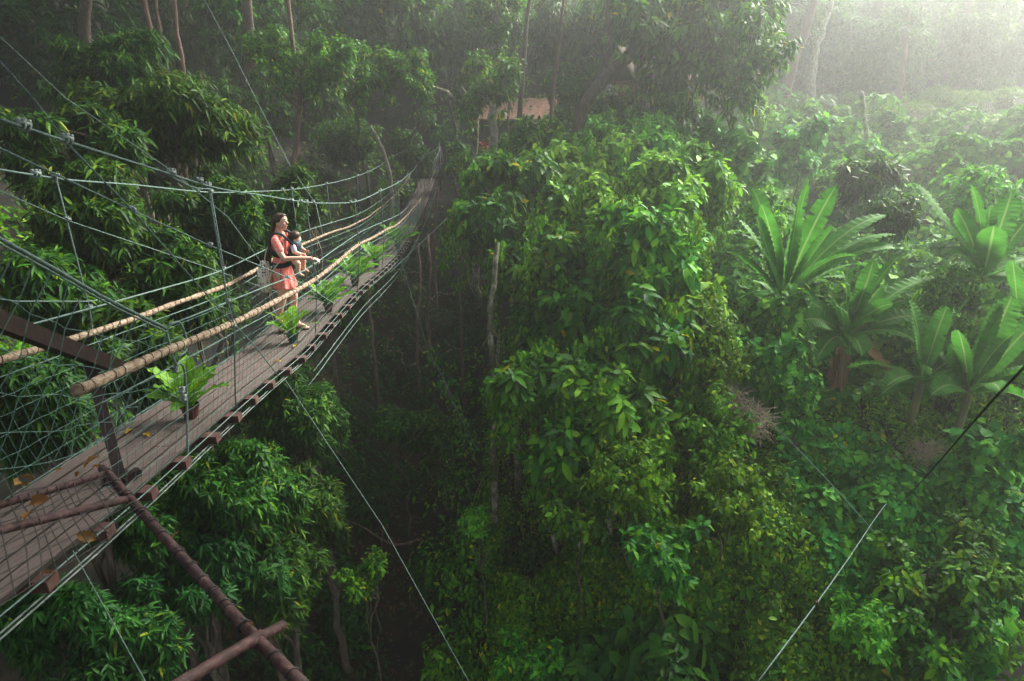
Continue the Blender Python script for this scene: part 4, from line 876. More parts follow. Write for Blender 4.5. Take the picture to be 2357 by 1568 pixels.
# stays across the sides
def stay(pix, off, r=.0055, tail=None, cl=()):
    P = [on_side(u, v, off)[0] for u, v in pix] + ([np.asarray(tail)] if tail is not None else []); o = MB().tube(np.array(P) - BO, r, 5).build('stay_wire', M_CABLE, bridge)
    for c in cl: p = on_side(c[0], c[1], off)[0]; clampset(p - BO, P[-1] - P[0], o, .8)
stay([(157, 332), (305, 485), (486, 690), (588, 798), (640, 865)], WR + .02, .006, cl=[(305, 485)])
stay([(-5, 339), (305, 485), (484, 566), (588, 608), (661, 639), (700, 654), (770, 700)], WR, .006, cl=[(484, 566), (661, 639)])
stay([(-5, 438), (156, 508), (389, 586), (484, 618), (588, 656), (654, 677)], -WR, .005, cl=[(156, 508)])
stay([(-5, 688), (36, 694), (202, 694), (239, 690)], -WR + .02, .006)
# safety nets along both sides
def net(off, s0, s1, cell, rows, r, seed, h0=0.0, h1=None):
    rr = np.random.default_rng(seed); ss = np.arange(s0, s1, cell); hs = np.linspace(h0, h1 or HR - .09, rows + 1); mb = MB()
    J = rr.normal(size=(len(ss), rows + 1)) * cell * .07; sg = np.sign(off)
    def pt(i, k):
        hk = hs[k]; o = off + (WD - WR) * sg * (1 - hk / HR) + sg * .03 * math.sin(np.pi * hk / HR); return bp(ss[i] + J[i, k], o, hk + J[i, k] * .5) - BO
    Pm = np.array([[pt(i, k) for k in range(rows + 1)] for i in range(len(ss))])
    for i in range(len(ss)): mb.tube(Pm[i], r, 3, False)
    for k in range(rows + 1): mb.tube(Pm[:, k], r * 1.15, 3, False)
    return mb.build('safety_net', M_NET, bridge)
net(WR, -6.9, 3.0, .10, 7, .0017, 1); net(WR, 3.0, 14, .14, 6, .0026, 2)
net(-WR, -8.6, 3.0, .11, 6, .0017, 3); net(-WR, 3.0, 14, .14, 6, .0026, 4)
# slanting rope and coarse net between the frame and the platform
def loose_net(top, bot, nv, nh, r, jit, seed, name='safety_net', sag=.0):
    rr = np.random.default_rng(seed); mb = MB(); t = np.linspace(0, 1, nv)
    T_ = spline(np.array(top), nv); B_ = spline(np.array(bot), nv); L = []
    for i in range(nv):
        f = np.linspace(0, 1, nh + 1)[:, None]; c = T_[i] * (1 - f) + B_[i] * f; c[1:-1] += rr.normal(size=(nh - 1, 3)) * jit; L.append(c)
    L = np.array(L)
    for i in range(nv): mb.tube(L[i] - BO, r, 4, False)
    for k in range(1, nh + 1): mb.tube(L[:, k] - BO, r * .85, 4, False)
    return mb.build(name, M_NET, bridge)
rt = [V(-60, 516, 2.6), V(100, 605, 3.0), V(240, 685, 3.45), V(385, 757, 4.12)]
mb = MB(); mb.tube(spline(np.array(rt) - BO, 20), .010, 6); mb.tube(spline(np.array(rt) - BO + np.array([0, .01, -.035]), 20), .006, 5); mb.build('net_rope', M_CABLE, bridge)
loose_net(rt, [V(-330, 1090, 2.5), V(-60, 1085, 2.95), V(130, 1060, 3.4), V(300, 985, 4.0)], 14, 5, .0028, .016, 9)
# guy wires
def guy(pts, r=.006, parent=bridge, name='guy_wire', n=2, mt=None):
    p = np.array(pts, float); return MB().tube(p - BO, r, 5).build(name, mt or M_CABLE, parent)
guy([bp(-3.5, WD + .1, -.1), V(880, 1210, 7.0), V(1085, 1580, 5.4)], .005)
g0 = on_side(168, 1268, WD + .08)[0]; guy([g0, g0 + (V(352, 1600, g0[1] * .8) - g0)], .0028)
guy([bp(5.5, WD + .1, -.1), V(985, 805, 14), V(1020, 870, 13), V(1070, 980, 12), V(1100, 1040, 11.6)], .008)
guy([bp(3.5, WD + .1, -.15), V(1032, 500, 22), V(1070, 470, 24)], .010)
guy([bp(-1.0, -WR, HR), V(525, 405 + 95, 9.6), V(390, 390, 10), V(150, 225, 10.6), V(-10, 75, 11)], .006)
guy([bp(2.2, -WR, HR), V(727, 470, 13.5), V(668, 383, 14.5), V(600, 250, 16), (V(530, 110, 18)), V(460, -20, 20)], .008)
guy([on_side(157, 332, WR + .02)[0], V(80, 230, 3.6), V(-10, 130, 3.5)], .0035)
# gate at the far end
def bar(mb, a, b, w_, h_):
    a, b = np.asarray(a, float), np.asarray(b, float); d = unit(b - a); s = np.cross(d, [0, 0, 1.]); s = unit(s) if np.linalg.norm(s) > .1 else np.array([1., 0, 0]); mb.box((a + b) / 2, (np.linalg.norm(b - a) / 2, w_ / 2, h_ / 2), [d, s, np.cross(d, s)])
for off in (-WR - .12, WR + .12):
    mb = MB(); bar(mb, bp(SE, off, -.6) - BO, bp(SE, off, 1.3) - BO, .09, .09); mb.build('gate_post', M_STEEL, bridge, smooth=False)
mb = MB(); bar(mb, bp(SE - .15, -WD - .3, .12) - BO, bp(SE - .15, WD + .45, .12) - BO, .12, .12); mb.build('gate_sill', M_STEEL, bridge, smooth=False)
for k in range(5):
    guy([bp(SE, WR + .15, 1.8 - .1 * k), bp(SE - .2 - .22 * k, WR + .32 - .12 * k, .9), bp(SE - .5 - .6 * k, WR - .02 * k, .3)], .012 if k < 2 else .007, name='stay_wire', mt=M_CLAMP)
# vine climbing the guy wire in the ravine
def wire_vine(label, pts, n, spread, seed, m='ivy', L=.12):
    r = np.random.default_rng(seed); p = spline(np.array(pts), n); q = p + r.normal(size=(n, 3)) * spread; d = rdir(r, n); d[:, 2] -= .6
    nn = rdir(r, n); nn[:, 2] += .8
    t = thing('climbing_vine', label, 'vine', p[0]); v, f = leaf_geo('oval', q - p[0], d, nn, L * r.uniform(.6, 1.2, n), L * .5, .3); mesh_obj('leaves', v, f, LM[m], t)
    MB().tube(spline(np.array(pts), 14) - p[0] + r.normal(size=(14, 3)) * .012, .012, 5).build('stem', M_BARK, t)
wire_vine('yellow-green vine climbing the wire in the dark ravine', [V(1018, 868, 13), V(1042, 930, 12.4), V(1060, 985, 11.9), V(1072, 1040, 11.7)], 90, .12, 3, 'heart', .13)
wire_vine('faint vine tuft higher on the same wire', [V(985, 790, 14), V(992, 820, 13.8), V(1000, 850, 13.4)], 45, .10, 4)

# ------------------------------------------------------------------ steel frame at the near end of the deck
pb = on_deck(279, 1106)
fr = thing('steel_gate', 'brown steel post and beam standing where the deck begins', 'steel frame', pb); FO = np.array(pb)
pt_ = V(207, 840, 4.05); mb = MB(); bar(mb, (0, 0, 0), pt_ - FO, .07, .07); mb.build('post', M_STEEL, fr, smooth=False)
mb = MB(); bar(mb, V(272, 846, 4.25) - FO, V(-130, 690, 2.9) - FO, .07, .10); mb.build('beam', M_STEEL, fr, smooth=False)
mb = MB(); mb.box((.0, 0, .012), (.10, .09, .012)); [mb.tube([(x, y, .02), (x, y, .06)], .014, 6) for x in (-.07, .07) for y in (-.06, .06)]; mb.build('base_plate', M_STEEL, fr, smooth=False)
mb = MB(); bar(mb, (.03, -.06, .04), (.12, .04, .05), .05, .05); mb.build('bracket', M_STEEL, fr, smooth=False)
# ------------------------------------------------------------------ rusty pipe railing with wire mesh in front of the platform
r0_ = V(700, 1580, 1.55); rl0 = V(236, 1078, 2.75); rail_t = thing('pipe_railing', 'rusty pipe railing with black wire mesh and tied wire loops', 'railing', V(590, 1470, 1.8)); RO = np.array(rail_t.location)
pA = np.array([rl0, V(300, 1150, 2.55), V(435, 1300, 2.2), V(590, 1470, 1.8), r0_]); o = MB().tube(spline(pA, 24) - RO, .0225, 10).build('top_pipe', M_RUST, rail_t)
T = unit(pA[-1] - pA[0]); S = unit(np.cross(T, [0, 0, 1.])); U = np.cross(S, T); sp = spline(pA, 400); rr_ = np.random.default_rng(4); i = 12
while i < 396:
    th = np.linspace(0, 2 * np.pi * rr_.uniform(1.1, 2.3), 20); c = sp[i] - RO + T * np.linspace(-.012, .012, 20)[:, None] * rr_.uniform(.4, 2.6)
    p = c + .0245 * (np.cos(th)[:, None] * S + np.sin(th)[:, None] * U); p = np.concatenate([p, p[-1:] + rr_.normal(size=3) * .02]); MB().tube(p, .0032, 4).build('tie_wire', M_WIRE, o); i += int(rr_.uniform(17, 36))
def pipe(a, b, r=.021): return MB().tube(spline(np.array([a, b]), 8) - RO, r, 10).build('pipe', M_RUST, rail_t)
pipe(V(600, 1462, 1.82), V(370, 1600, 1.35)); pipe(V(650, 1440, 1.95), V(575, 1480, 1.75))
qa, qb = V(238, 1092, 2.7), V(-60, 1180, 2.0); pipe(qa, qb, .017)
qc, qd = V(288, 1150, 2.5), V(-60, 1235, 1.85); pipe(qc, qd, .018)
mb = MB()
TL, TR, BL, BR = V(-60, 1170, 2.0), V(236, 1085, 2.7), V(-40, 1420, 1.5), V(330, 1180, 2.45)
rm = np.random.default_rng(8)
for k in range(15):
    f = k / 14; a, b = TL * (1 - f) + TR * f, BL * (1 - f) + BR * f; p = spline(np.array([a, a * .5 + b * .5 + rm.normal(size=3) * .012, b]), 10); mb.tube(p - RO, .0022, 4, False)
for k in range(9):
    f = k / 8; a, b = TL * (1 - f) + BL * f, TR * (1 - f) + BR * f; p = spline(np.array([a, a * .7 + b * .3 + rm.normal(size=3) * .01, a * .3 + b * .7 + rm.normal(size=3) * .01, b]), 12); mb.tube(p - RO, .0022, 4, False)
mb.build('wire_mesh', M_WIRE, rail_t)
# dry leaves caught in it
M_DL = LM['dead']
def curled_leaf(name, P, L, W, seed, label, group=None, m=None, cat='leaf', flat=False):
    r = np.random.default_rng(seed); d = rdir(r, 1)[0]; n = rdir(r, 1)[0]
    if flat: d[2] *= .05; n = np.array([.1, -.1, 1.])
    g = blade_geo((0, 0, 0), unit(d) * L * .5 + np.array([0, 0, L * .12]), unit(d) * L, W, r.uniform(-1, 1) if not flat else 0, .5, 8, .08, .12, r, .2, .1)
    o = blades_obj(name, [g], m or M_DL); o.location = [float(c) for c in P]; return tag(o, label, cat, group)
GL = 'dry leaves caught in the railing mesh'
for i, (u, v, Y, L, lab) in enumerate([
 (228, 1050, 2.85, .085, 'orange dry leaf hooked at the top end of the rusty pipe'), (236, 1078, 2.8, .06, 'small dry leaf below the orange one on the pipe end'),
 (60, 1118, 2.2, .095, 'curled brown leaf hanging over the upper mesh pipe'), (45, 1098, 2.2, .06, 'greenish yellow leaf beside the curled brown leaf'),
 (68, 1160, 2.1, .085, 'long brown leaf under the upper mesh pipe'), (125, 1192, 2.2, .055, 'round tan leaf stuck in the middle of the mesh'),
 (58, 1195, 2.0, .07, 'olive dry leaf hanging below the long brown leaf'), (178, 1085, 2.55, .035, 'tiny yellow leaf in the upper mesh'),
 (270, 1162, 2.5, .05, 'tan leaf by the second pipe joint'), (395, 1240, 2.4, .045, 'pale curled leaf tied under the sloping pipe'),
 (578, 1440, 1.85, .045, 'pale leaf at the pipe crossing'), (145, 1080, 2.6, .03, 'tiny dry leaf on the deck side of the mesh')]):
    curled_leaf('dry_leaf', V(u, v, Y), L, L * .6, 40 + i, lab, GL)
for i, (u, v, L, lab) in enumerate([(222, 1243, .12, 'rust orange leaf lodged under the deck edge'), (128, 1322, .10, 'pinkish dry leaf below the deck by the short guy wire'), (70, 1318, .10, 'brown leaf below the deck near the frame corner'), (42, 1345, .08, 'ochre leaf lowest under the deck')]):
    curled_leaf('dry_leaf', V(u, v, 2.6), L * .8, L * .5, 60 + i, lab, GL)
for i, (u, v, lab) in enumerate([(305, 988, 'yellow fallen leaf on the planks near the largest fern'), (676, 800, 'yellow fallen leaf lying in front of the green pot'), (648, 872 - 40, 'pale scrap of leaf on the planks below the woman'), (345, 1005, 'brown fallen leaf lying by a plank joint')]):
    curled_leaf('fallen_leaf', on_deck(u, v, .01), .09, .05, 70 + i, lab, 'leaves fallen on the deck', leaf_mat('fallen_leaf_%d' % i, [(0, G(.35, .26, .04)), (1, G(.42, .34, .06))], trans=.1), flat=True)
# boards of the landing beside the start of the deck
lp = bp(-7.6, -WD - .75, -.03); lt_ = thing('landing_platform', 'dark brown board landing at the near end of the deck'.replace('near end of the deck', 'start of the deck by the steel gate'), 'platform', lp)
for k in range(5): mb = MB(); c = bp(-7.0 - .0 * k, -WD - .12 - .22 * k, -.03) - lp; mb.box(c + np.array([0, -.6, 0]), (.104, .95, .02)); mb.build('board', M_STEEL if k % 2 else M_BEAM, lt_, smooth=False)
# ------------------------------------------------------------------ loose steel cables over the slope
def cable(label, pts, r, m=None, cl=()):
    p = np.array(pts); t = thing('steel_cable', label, 'cable', p[0]); MB().tube(spline(p, max(2, len(p) * 4)) - p[0], r, 6).build('strand', m or M_CABLE, t)
    for c in cl: clampset(V(*c) - p[0], p[-1] - p[0], t, .8, M_RUST)
    return t
cable('thin steel cable strung through the dry twig tangle', [V(1560, 740, 12.5), V(1690, 875, 11), V(1770, 965, 10.2), V(1890, 1090, 9.2), V(1990, 1200, 8.4), on_ground(2030, 1260)], .007)
cable('bright steel cable rising out of the big leaves at the bottom edge', [V(1738, 1578, 3.6), V(1878, 1391, 4.6), V(1950, 1290, 5.6), V(2000, 1215, 6.8), on_ground(2055, 1140)], .006, cl=[(1878, 1391, 4.6)])
cable('dark blurred cable crossing close to the photographer', [V(2420, 780, 1.1), V(2300, 905, 1.5), V(2190, 1030, 2.3), V(2120, 1110, 3.6), on_ground(2050, 1180)], .0036, rough_mat('dark_cable', [(0, G(.02, .025, .02)), (1, G(.05, .06, .05))], 30, .6, 0))
# dry tangle of twigs held on the thin cable
def tangle(label, c, rad, n, seed, r=.006):
    rr = np.random.default_rng(seed); C = V(*c); t = thing('twig_tangle', label, 'dead twigs', C); mb = MB()
    for i in range(n):
        a = rdir(rr, 1)[0] * rr.uniform(.1, .85) * np.array(rad); d = rdir(rr, 1)[0]; L = rr.uniform(.18, .55); p = np.array([a, a + d * L * .5 + rr.normal(size=3) * .05, a + d * L + rr.normal(size=3) * .09]); p[:, 2] = np.clip(p[:, 2], -rad[2] * 1.3, rad[2] * 1.1)
        mb.tube(spline(p, 6), r * rr.uniform(.5, 1.2), 3, False)
    mb.build('twigs', M_DEADWOOD, t); return t
tangle('straw-coloured tangle of dead twigs resting on the thin cable', (1712, 965, 10.3), (.34, .3, .22), 700, 2, .0045)
tangle('loose spray of dead twigs above the straw-coloured tangle', (1692, 920, 10.5), (.14, .18, .2), 90, 3, .004)
tangle('faded dead twigs caught in the creepers under the low bananas', (2130, 1040, 9.9), (.34, .25, .16), 200, 4, .0025)
# fallen branches on the ravine floor
rf_ = np.random.default_rng(17)
for i in range(14):
    x, y = rf_.uniform(-6, 0), rf_.uniform(11, 27); L = rf_.uniform(.8, 2.6); a = rf_.uniform(0, 3.14); q = np.array([[x + math.cos(a) * L * k + rf_.normal() * .08, y + math.sin(a) * L * k + rf_.normal() * .08, 0] for k in np.linspace(-.5, .5, 6)])
    q[:, 2] = ground(q[:, 0], q[:, 1]) + rf_.uniform(.03, .35, 6); c = q[2].copy(); mb = MB(); mb.tube(spline(q, 14) - c, np.linspace(.045, .015, 14) * rf_.uniform(.6, 1.2), 6)
    for k in range(3): p0 = q[rf_.integers(1, 5)]; mb.tube(spline(np.array([p0, p0 + rdir(rf_, 1)[0] * .25, p0 + rdir(rf_, 1)[0] * .3 + (0, 0, .3)]), 6) - c, .010, 4)
    o = mb.build('fallen_branch', M_REDBARK if i % 2 else M_DEADWOOD); o.location = [float(k) for k in c]; tag(o, 'bare dead branch lying on the dark ravine floor', 'branch', 'dead branches on the ravine floor')
# ------------------------------------------------------------------ huts, pole, tarp at the far bank
M_THATCH = rough_mat('thatch', [(0, G(.10, .075, .06)), (1, G(.26, .21, .17))], 9, .9, .7, stretch=(6, 6, 1)); M_WOVEN = rough_mat('woven_wall', [(0, G(.22, .13, .075)), (.6, G(.42, .26, .16)), (1, G(.55, .38, .25))], 10, .85, .5, stretch=(4, 4, .6))
M_ROOF = rough_mat('salmon_roof', [(0, G(.30, .14, .09)), (.6, G(.55, .29, .20)), (1, G(.66, .42, .32))], 3, .8, .3, stretch=(1, 5, 1)); M_GWALL = rough_mat('grey_board', [(0, G(.13, .11, .095)), (1, G(.30, .26, .23))], 4, .9, .4, stretch=(1, 1, 6))
def hut(label, base, w_, d_, h, rm_, wm, rz, rh):
    t = thing('hut', label, 'hut', base, rz); mb = MB(); x, y = w_ / 2, d_ / 2
    for p, q in (((-x, -y), (x, -y)), ((x, -y), (x, y)), ((x, y), (-x, y)), ((-x, y), (-x, -y))):
        a, b = np.array([*p, h / 2]), np.array([*q, h / 2]); dd = unit(b - a); mb.box((a + b) / 2, (np.linalg.norm(b - a) / 2, .04, h / 2), [dd, np.cross([0, 0, 1], dd), (0, 0, 1)])
    mb.build('wall', wm, t, smooth=False)
    mb = MB(); X = x + .45
    for sg in (-1, 1):
        n = 40; rows = []
        for i in range(n + 1):
            xx = -X + 2 * X * i / n; o = .02 * math.sin(i * 1.57); rows.append([(xx, sg * (y + .55), h - .12 + o), (xx, sg * .0, h + rh + o), (xx, sg * .0, h + rh + .07 + o), (xx, sg * (y + .6), h - .03 + o)])
        mb.loft([np.array(q) for q in rows])
    mb.build('roof', rm_, t, smooth=False)
    mb = MB(); mb.box((-w_ * .2, -y - .05, h * .42), (.4, .03, h * .42)); mb.build('door', M_BARK, t, smooth=False); return t
hp = V(1515, 205, 27); hp[2] -= .6; hut('low woven-walled hut under a grey thatch eave', hp + np.array([.3, 1.5, 0]), 2.9, 2.4, .95, M_THATCH, M_WOVEN, .25, 1.2)
hp = V(1190, 320, 37); hut('grey board hut with a salmon coloured sheet roof', hp + np.array([.2, 1.5, 0]), 3.6, 2.8, 1.1, M_ROOF, M_GWALL, -.30, 1.0)
mb = MB(); a, b = V(1612, 282, 26), V(1632, 245, 27); o = mb.tube([a - a, b - a], .07, 7).build('leaning_pole', M_PALE); o.location = [float(c) for c in a]; tag(o, 'pale pole leaning on the bank beside the young banana plant', 'pole')
tv = V(2140, 248, 45); xs = np.linspace(-.75, .75, 16); g_ = np.array([[(x, y * .5, .22 * math.sin(x * 4) * (1 - abs(y)) - abs(y) * .25) for y in np.linspace(-1, 1, 7)] for x in xs]).reshape(-1, 3)
top_ = [(i * 7 + j, i * 7 + j + 1, (i + 1) * 7 + j + 1, (i + 1) * 7 + j) for i in range(15) for j in range(6)]
o = mesh_obj('tarpaulin', g_, top_, rough_mat('blue_tarp', [(0, G(.05, .09, .22)), (1, G(.10, .16, .34))], 6, .5, .2)); o.location = [float(c) for c in tv]; tag(o, 'faded blue tarpaulin spread in the grass before the misty trunks', 'tarpaulin')
so = o.modifiers.new('thick', 'SOLIDIFY'); so.thickness = .01

# ------------------------------------------------------------------ woman, baby, carrier, bag
def fused(name, mb, voxel, m, parent=None, smooth_it=6, fac=.5):
    """one continuous surface from overlapping volumes"""
    o = mb.build(name, m); md = o.modifiers.new('r', 'REMESH'); md.mode = 'VOXEL'; md.voxel_size = voxel; md.use_smooth_shade = True
    sm = o.modifiers.new('s', 'SMOOTH'); sm.iterations = smooth_it; sm.factor = fac
    dg = bpy.context.evaluated_depsgraph_get(); dg.update(); me = bpy.data.meshes.new_from_object(o.evaluated_get(dg)); bpy.data.objects.remove(o)
    me.name = name; me.materials.clear(); me.materials.append(m)
    me.polygons.foreach_set('use_smooth', np.ones(len(me.polygons), bool)); return link(bpy.data.objects.new(name, me), parent)
def skin_mat(name, a, b):
    m, t, N = mat(name); L = t.links.new; tc = N('ShaderNodeTexCoord'); no = N('ShaderNodeTexNoise'); no.inputs['Scale'].default_value = 9; L(tc.outputs['Object'], no.inputs['Vector'])
    c = ramp(t, no.outputs[0], [(.3, a), (.7, b)]); p = N('ShaderNodeBsdfPrincipled'); L(c, p.inputs['Base Color']); p.inputs['Roughness'].default_value = .5
    p.inputs['Subsurface Weight'].default_value = .15; p.inputs['Subsurface Radius'].default_value = (.02, .008, .004); p.inputs['Subsurface Scale'].default_value = .3
    o = N('ShaderNodeOutputMaterial'); L(p.outputs[0], o.inputs[0]); return m
def dotted(name, base, base2, dot, scale, size, coord='Object', rough=.85):
    m, t, N = mat(name); L = t.links.new; tc = N('ShaderNodeTexCoord'); vo = N('ShaderNodeTexVoronoi'); vo.inputs['Scale'].default_value = scale; vo.inputs['Randomness'].default_value = .55; L(tc.outputs[coord], vo.inputs['Vector'])
    lt = N('ShaderNodeMath', operation='LESS_THAN'); L(vo.outputs['Distance'], lt.inputs[0]); lt.inputs[1].default_value = size
    no = N('ShaderNodeTexNoise'); no.inputs['Scale'].default_value = 7; no.inputs['Detail'].default_value = 5; L(tc.outputs[coord], no.inputs['Vector']); c = ramp(t, no.outputs[0], [(.3, base2), (.7, base)])
    mi = N('ShaderNodeMix', data_type='RGBA'); L(lt.outputs[0], mi.inputs[0]); L(c, mi.inputs[6]); mi.inputs[7].default_value = (*dot, 1)
    p = N('ShaderNodeBsdfPrincipled'); L(mi.outputs[2], p.inputs['Base Color']); p.inputs['Roughness'].default_value = rough; p.inputs['Specular IOR Level'].default_value = .2
    bu = N('ShaderNodeBump'); bu.inputs['Strength'].default_value = .25; bu.inputs['Distance'].default_value = .01; L(no.outputs[0], bu.inputs['Height']); L(bu.outputs[0], p.inputs['Normal'])
    o = N('ShaderNodeOutputMaterial'); L(p.outputs[0], o.inputs[0]); return m
M_SKIN = skin_mat('skin', G(.60, .34, .24), G(.72, .45, .34)); M_HAIR = rough_mat('brown_hair', [(0, G(.018, .010, .007)), (.6, G(.055, .028, .016)), (1, G(.11, .06, .035))], 30, .45, .3, stretch=(1, 1, .12))
M_DRESS = dotted('coral_dress', G(.96, .28, .235), G(.88, .21, .175), G(.95, .72, .66), 40, .24)
M_NAVY = rough_mat('navy_webbing', [(0, G(.008, .012, .016)), (1, G(.028, .042, .05))], 30, .75, .2); M_BAG = dotted('printed_cotton', G(.78, .75, .64), G(.62, .59, .49), G(.07, .09, .07), 26, .34)
M_CORD = rough_mat('cotton_cord', [(0, G(.55, .48, .36)), (1, G(.72, .66, .52))], 40, .8, .1); M_LIP = skin_mat('lips', G(.36, .10, .085), G(.42, .13, .11)); M_EYE = rough_mat('eye', [(0, G(.02, .014, .01)), (1, G(.04, .03, .025))], 20, .15, 0)
M_EYEW = rough_mat('eye_white', [(0, G(.6, .58, .55)), (1, G(.7, .68, .65))], 20, .25, 0); M_SANDAL = rough_mat('sandal', [(0, G(.03, .015, .01)), (1, G(.10, .05, .035))], 30, .6, .2)
def ry(a): c, s = math.cos(a), math.sin(a); return np.array([(c, 0, s), (0, 1, 0), (-s, 0, c)])
def rzm(a): c, s = math.cos(a), math.sin(a); return np.array([(c, -s, 0), (s, c, 0), (0, 0, 1)])
def chain(mb, pts, rad, n=14, seg=14): mb.tube(spline(np.array(pts), n), np.interp(np.linspace(0, 1, n), np.linspace(0, 1, len(rad)), rad), seg); [mb.ell(p, (q,) * 3, 10, 8) for p, q in ((pts[0], rad[0] * .98), (pts[-1], rad[-1] * .98))]
def hand(mb, W_, fwd, palm_n, side, curl, sc=1.0, thumb_side=1):
    """palm with four fingers of unequal length and a thumb leaving its side"""
    f = unit(np.asarray(fwd, float)); n = unit(np.asarray(palm_n, float) - f * np.dot(palm_n, f)); s = np.cross(n, f) * side; R3 = np.stack([f, s, n], 1)
    W_ = np.asarray(W_, float); mb.ell(W_ + f * .045 * sc, (.050 * sc, .036 * sc, .015 * sc), 12, 8, R3)
    for k, (o, L) in enumerate([(-.027, .066), (-.009, .076), (.010, .071), (.027, .056)]):
        b = W_ + (f * .082 + s * o) * sc; c = curl[k]; d1 = f * math.cos(c * .5) + n * math.sin(c * .5); d2 = f * math.cos(c * 1.3) + n * math.sin(c * 1.3); d3 = f * math.cos(c * 2.0) + n * math.sin(c * 2.0); sp_ = s * o * .35
        p = [b - f * .03 * sc, b, b + (d1 * L * .45 + sp_ * .4) * sc, b + (d1 * L * .45 + d2 * L * .32 + sp_ * .7) * sc, b + (d1 * L * .45 + d2 * L * .32 + d3 * L * .23 + sp_) * sc]; chain(mb, p, [.0085 * sc, .0088 * sc, .008 * sc, .0075 * sc, .006 * sc], 10, 8)
    t0 = W_ + (f * .022 - s * thumb_side * .026) * sc; td = unit(f * .75 - s * thumb_side * .62 + n * .28); chain(mb, [t0, t0 + td * .03 * sc, t0 + td * .058 * sc + n * .006 * sc], [.012 * sc, .0105 * sc, .0075 * sc], 8, 8)
def foot(mb, ankle, ang, z0=.018):
    R3 = rzm(ang); a = np.asarray(ankle, float); f = R3 @ np.array([1., 0, 0]); g = np.array([a[0], a[1], 0])
    chain(mb, [a, np.array([a[0], a[1], .055]) + f * .02, g + f * .09 + (0, 0, z0 + .026), g + f * .155 + (0, 0, z0 + .014)], [.036, .040, .032, .022], 12, 12); mb.ell(g - f * .03 + (0, 0, z0 + .028), (.035, .032, .028), 10, 8, R3)
    for k in range(5): o = R3 @ np.array([0, .030 - .0145 * k, 0]); chain(mb, [g + f * .14 + o + (0, 0, z0 + .010), g + f * (.182 - .006 * abs(k - 1)) + o + (0, 0, z0 + .008)], [.0095, .008], 4, 8)
def sandal(mb, ankle, ang):
    R3 = rzm(ang); a = np.asarray(ankle, float); n = 22; th = np.arange(n) * 2 * np.pi / n; o = np.stack([.062 + .132 * np.cos(th), .040 * np.sin(th) * (1 + .12 * np.cos(th)), 0 * th], 1) @ R3.T + np.array([a[0], a[1], 0]); mb.loft([o + (0, 0, .002), o + (0, 0, .017)])
    f = R3 @ np.array([1., 0, 0]); s = R3 @ np.array([0, 1., 0]); g = np.array([a[0], a[1], 0])
    for k in (-1, 1): mb.tube(spline(np.array([g + f * .15 + (0, 0, .03), g + f * .10 + s * k * .028 + (0, 0, .055), g + f * .05 + s * k * .042 + (0, 0, .02)]), 8), .006, 6)
WS = -1.62; WB = bp(WS, -.03, .002); WROT = 0.0
woman = thing('person', 'woman in a coral dotted dress with long brown hair, one hand on the bridge cable', 'person', WB, WROT)
bod = MB(); HC = np.array([-.075, 0, 1.535]); FY = -.10; FR = rzm(FY) @ ry(-.10)      # head: slightly raised, turned a little to the camera side
hd = lambda p: HC + np.array([0, 0, .008]) + FR @ (np.asarray(p, float) * .93)
bod.ell(hd((-.008, 0, .018)), (.096, .074, .098), 18, 14, FR); bod.ell(hd((.022, 0, -.045)), (.066, .056, .072), 16, 12, FR); bod.ell(hd((.060, 0, -.095)), (.026, .026, .020), 12, 8, FR)      # skull, face, chin
bod.ell(hd((.045, 0, .035)), (.044, .055, .045), 14, 10, FR); chain(bod, [hd((.085, 0, .012)), hd((.105, 0, -.026))], [.009, .013], 6, 8)                                                      # brow, nose
for k in (-1, 1):
    bod.ell(hd((.058, k * .034, -.030)), (.024, .022, .022), 10, 8, FR); bod.ell(hd((-.012, k * .076, -.012)), (.018, .009, .031), 10, 8, FR)                                                 # cheeks, ears
bod.ell(hd((.080, 0, -.062)), (.016, .024, .012), 10, 8, FR); chain(bod, [hd((.0, 0, -.10)), hd((.045, 0, -.088))], [.034, .026], 6, 10)
chain(bod, [(-.085, 0, 1.36), (-.085, 0, 1.43), hd((-.02, 0, -.07))], [.062, .049, .050])
bod.ell((-.065, 0, 1.22), (.095, .145, .17), 18, 14); bod.ell((-.035, 0, 1.02), (.090, .125, .16), 18, 14); bod.ell((0, 0, .89), (.108, .155, .13), 18, 14); chain(bod, [(-.075, -.145, 1.345), (-.075, .145, 1.345)], [.052, .052])
ANK = {-1: (-.10, -.085, .085), 1: (.075, .095, .085)}
for k in (-1, 1):
    a = ANK[k]; kn = ((a[0] * .35 + .045 * (k > 0) + .0), k * .088, .475); chain(bod, [(.0, k * .085, .86), (.012 * k + .01, k * .09, .68), kn, (a[0] * .75 - .015, k * .09, .31), a], [.088, .078, .054, .050, .033], 22, 16)
foot(bod, ANK[-1], -.62); foot(bod, ANK[1], -.40)
# the arm on the cable side reaches to the hand cable, the other holds the child
hc_ = bp(-1.83, WR, HH) - WB; wr_ = hc_ + np.array([-.125, .02, .045]); sh_ = np.array([-.075, -.172, 1.33]); el_ = np.array([.10, -.275, 1.105])
chain(bod, [sh_, sh_ * .45 + el_ * .55 + np.array([-.012, -.008, 0]), el_], [.046, .041, .033]); chain(bod, [el_, el_ * .6 + wr_ * .4, wr_], [.033, .031, .020]); hand(bod, wr_, hc_ + np.array([.02, -.0, .012]) - wr_, (0, 0, -1), 1, [.9, .75, .65, .6], 1.0, -1)
sl_ = np.array([-.075, .172, 1.33]); ll_ = np.array([.03, .265, 1.09]); wl_ = np.array([.235, .165, 1.03]); chain(bod, [sl_, sl_ * .5 + ll_ * .5, ll_], [.050, .045, .037]); chain(bod, [ll_, ll_ * .6 + wl_ * .4, wl_], [.037, .035, .023]); hand(bod, wl_, (.5, -.75, -.1), (-.6, -.4, 0), -1, [.5, .5, .5, .5], 1.0, 1)
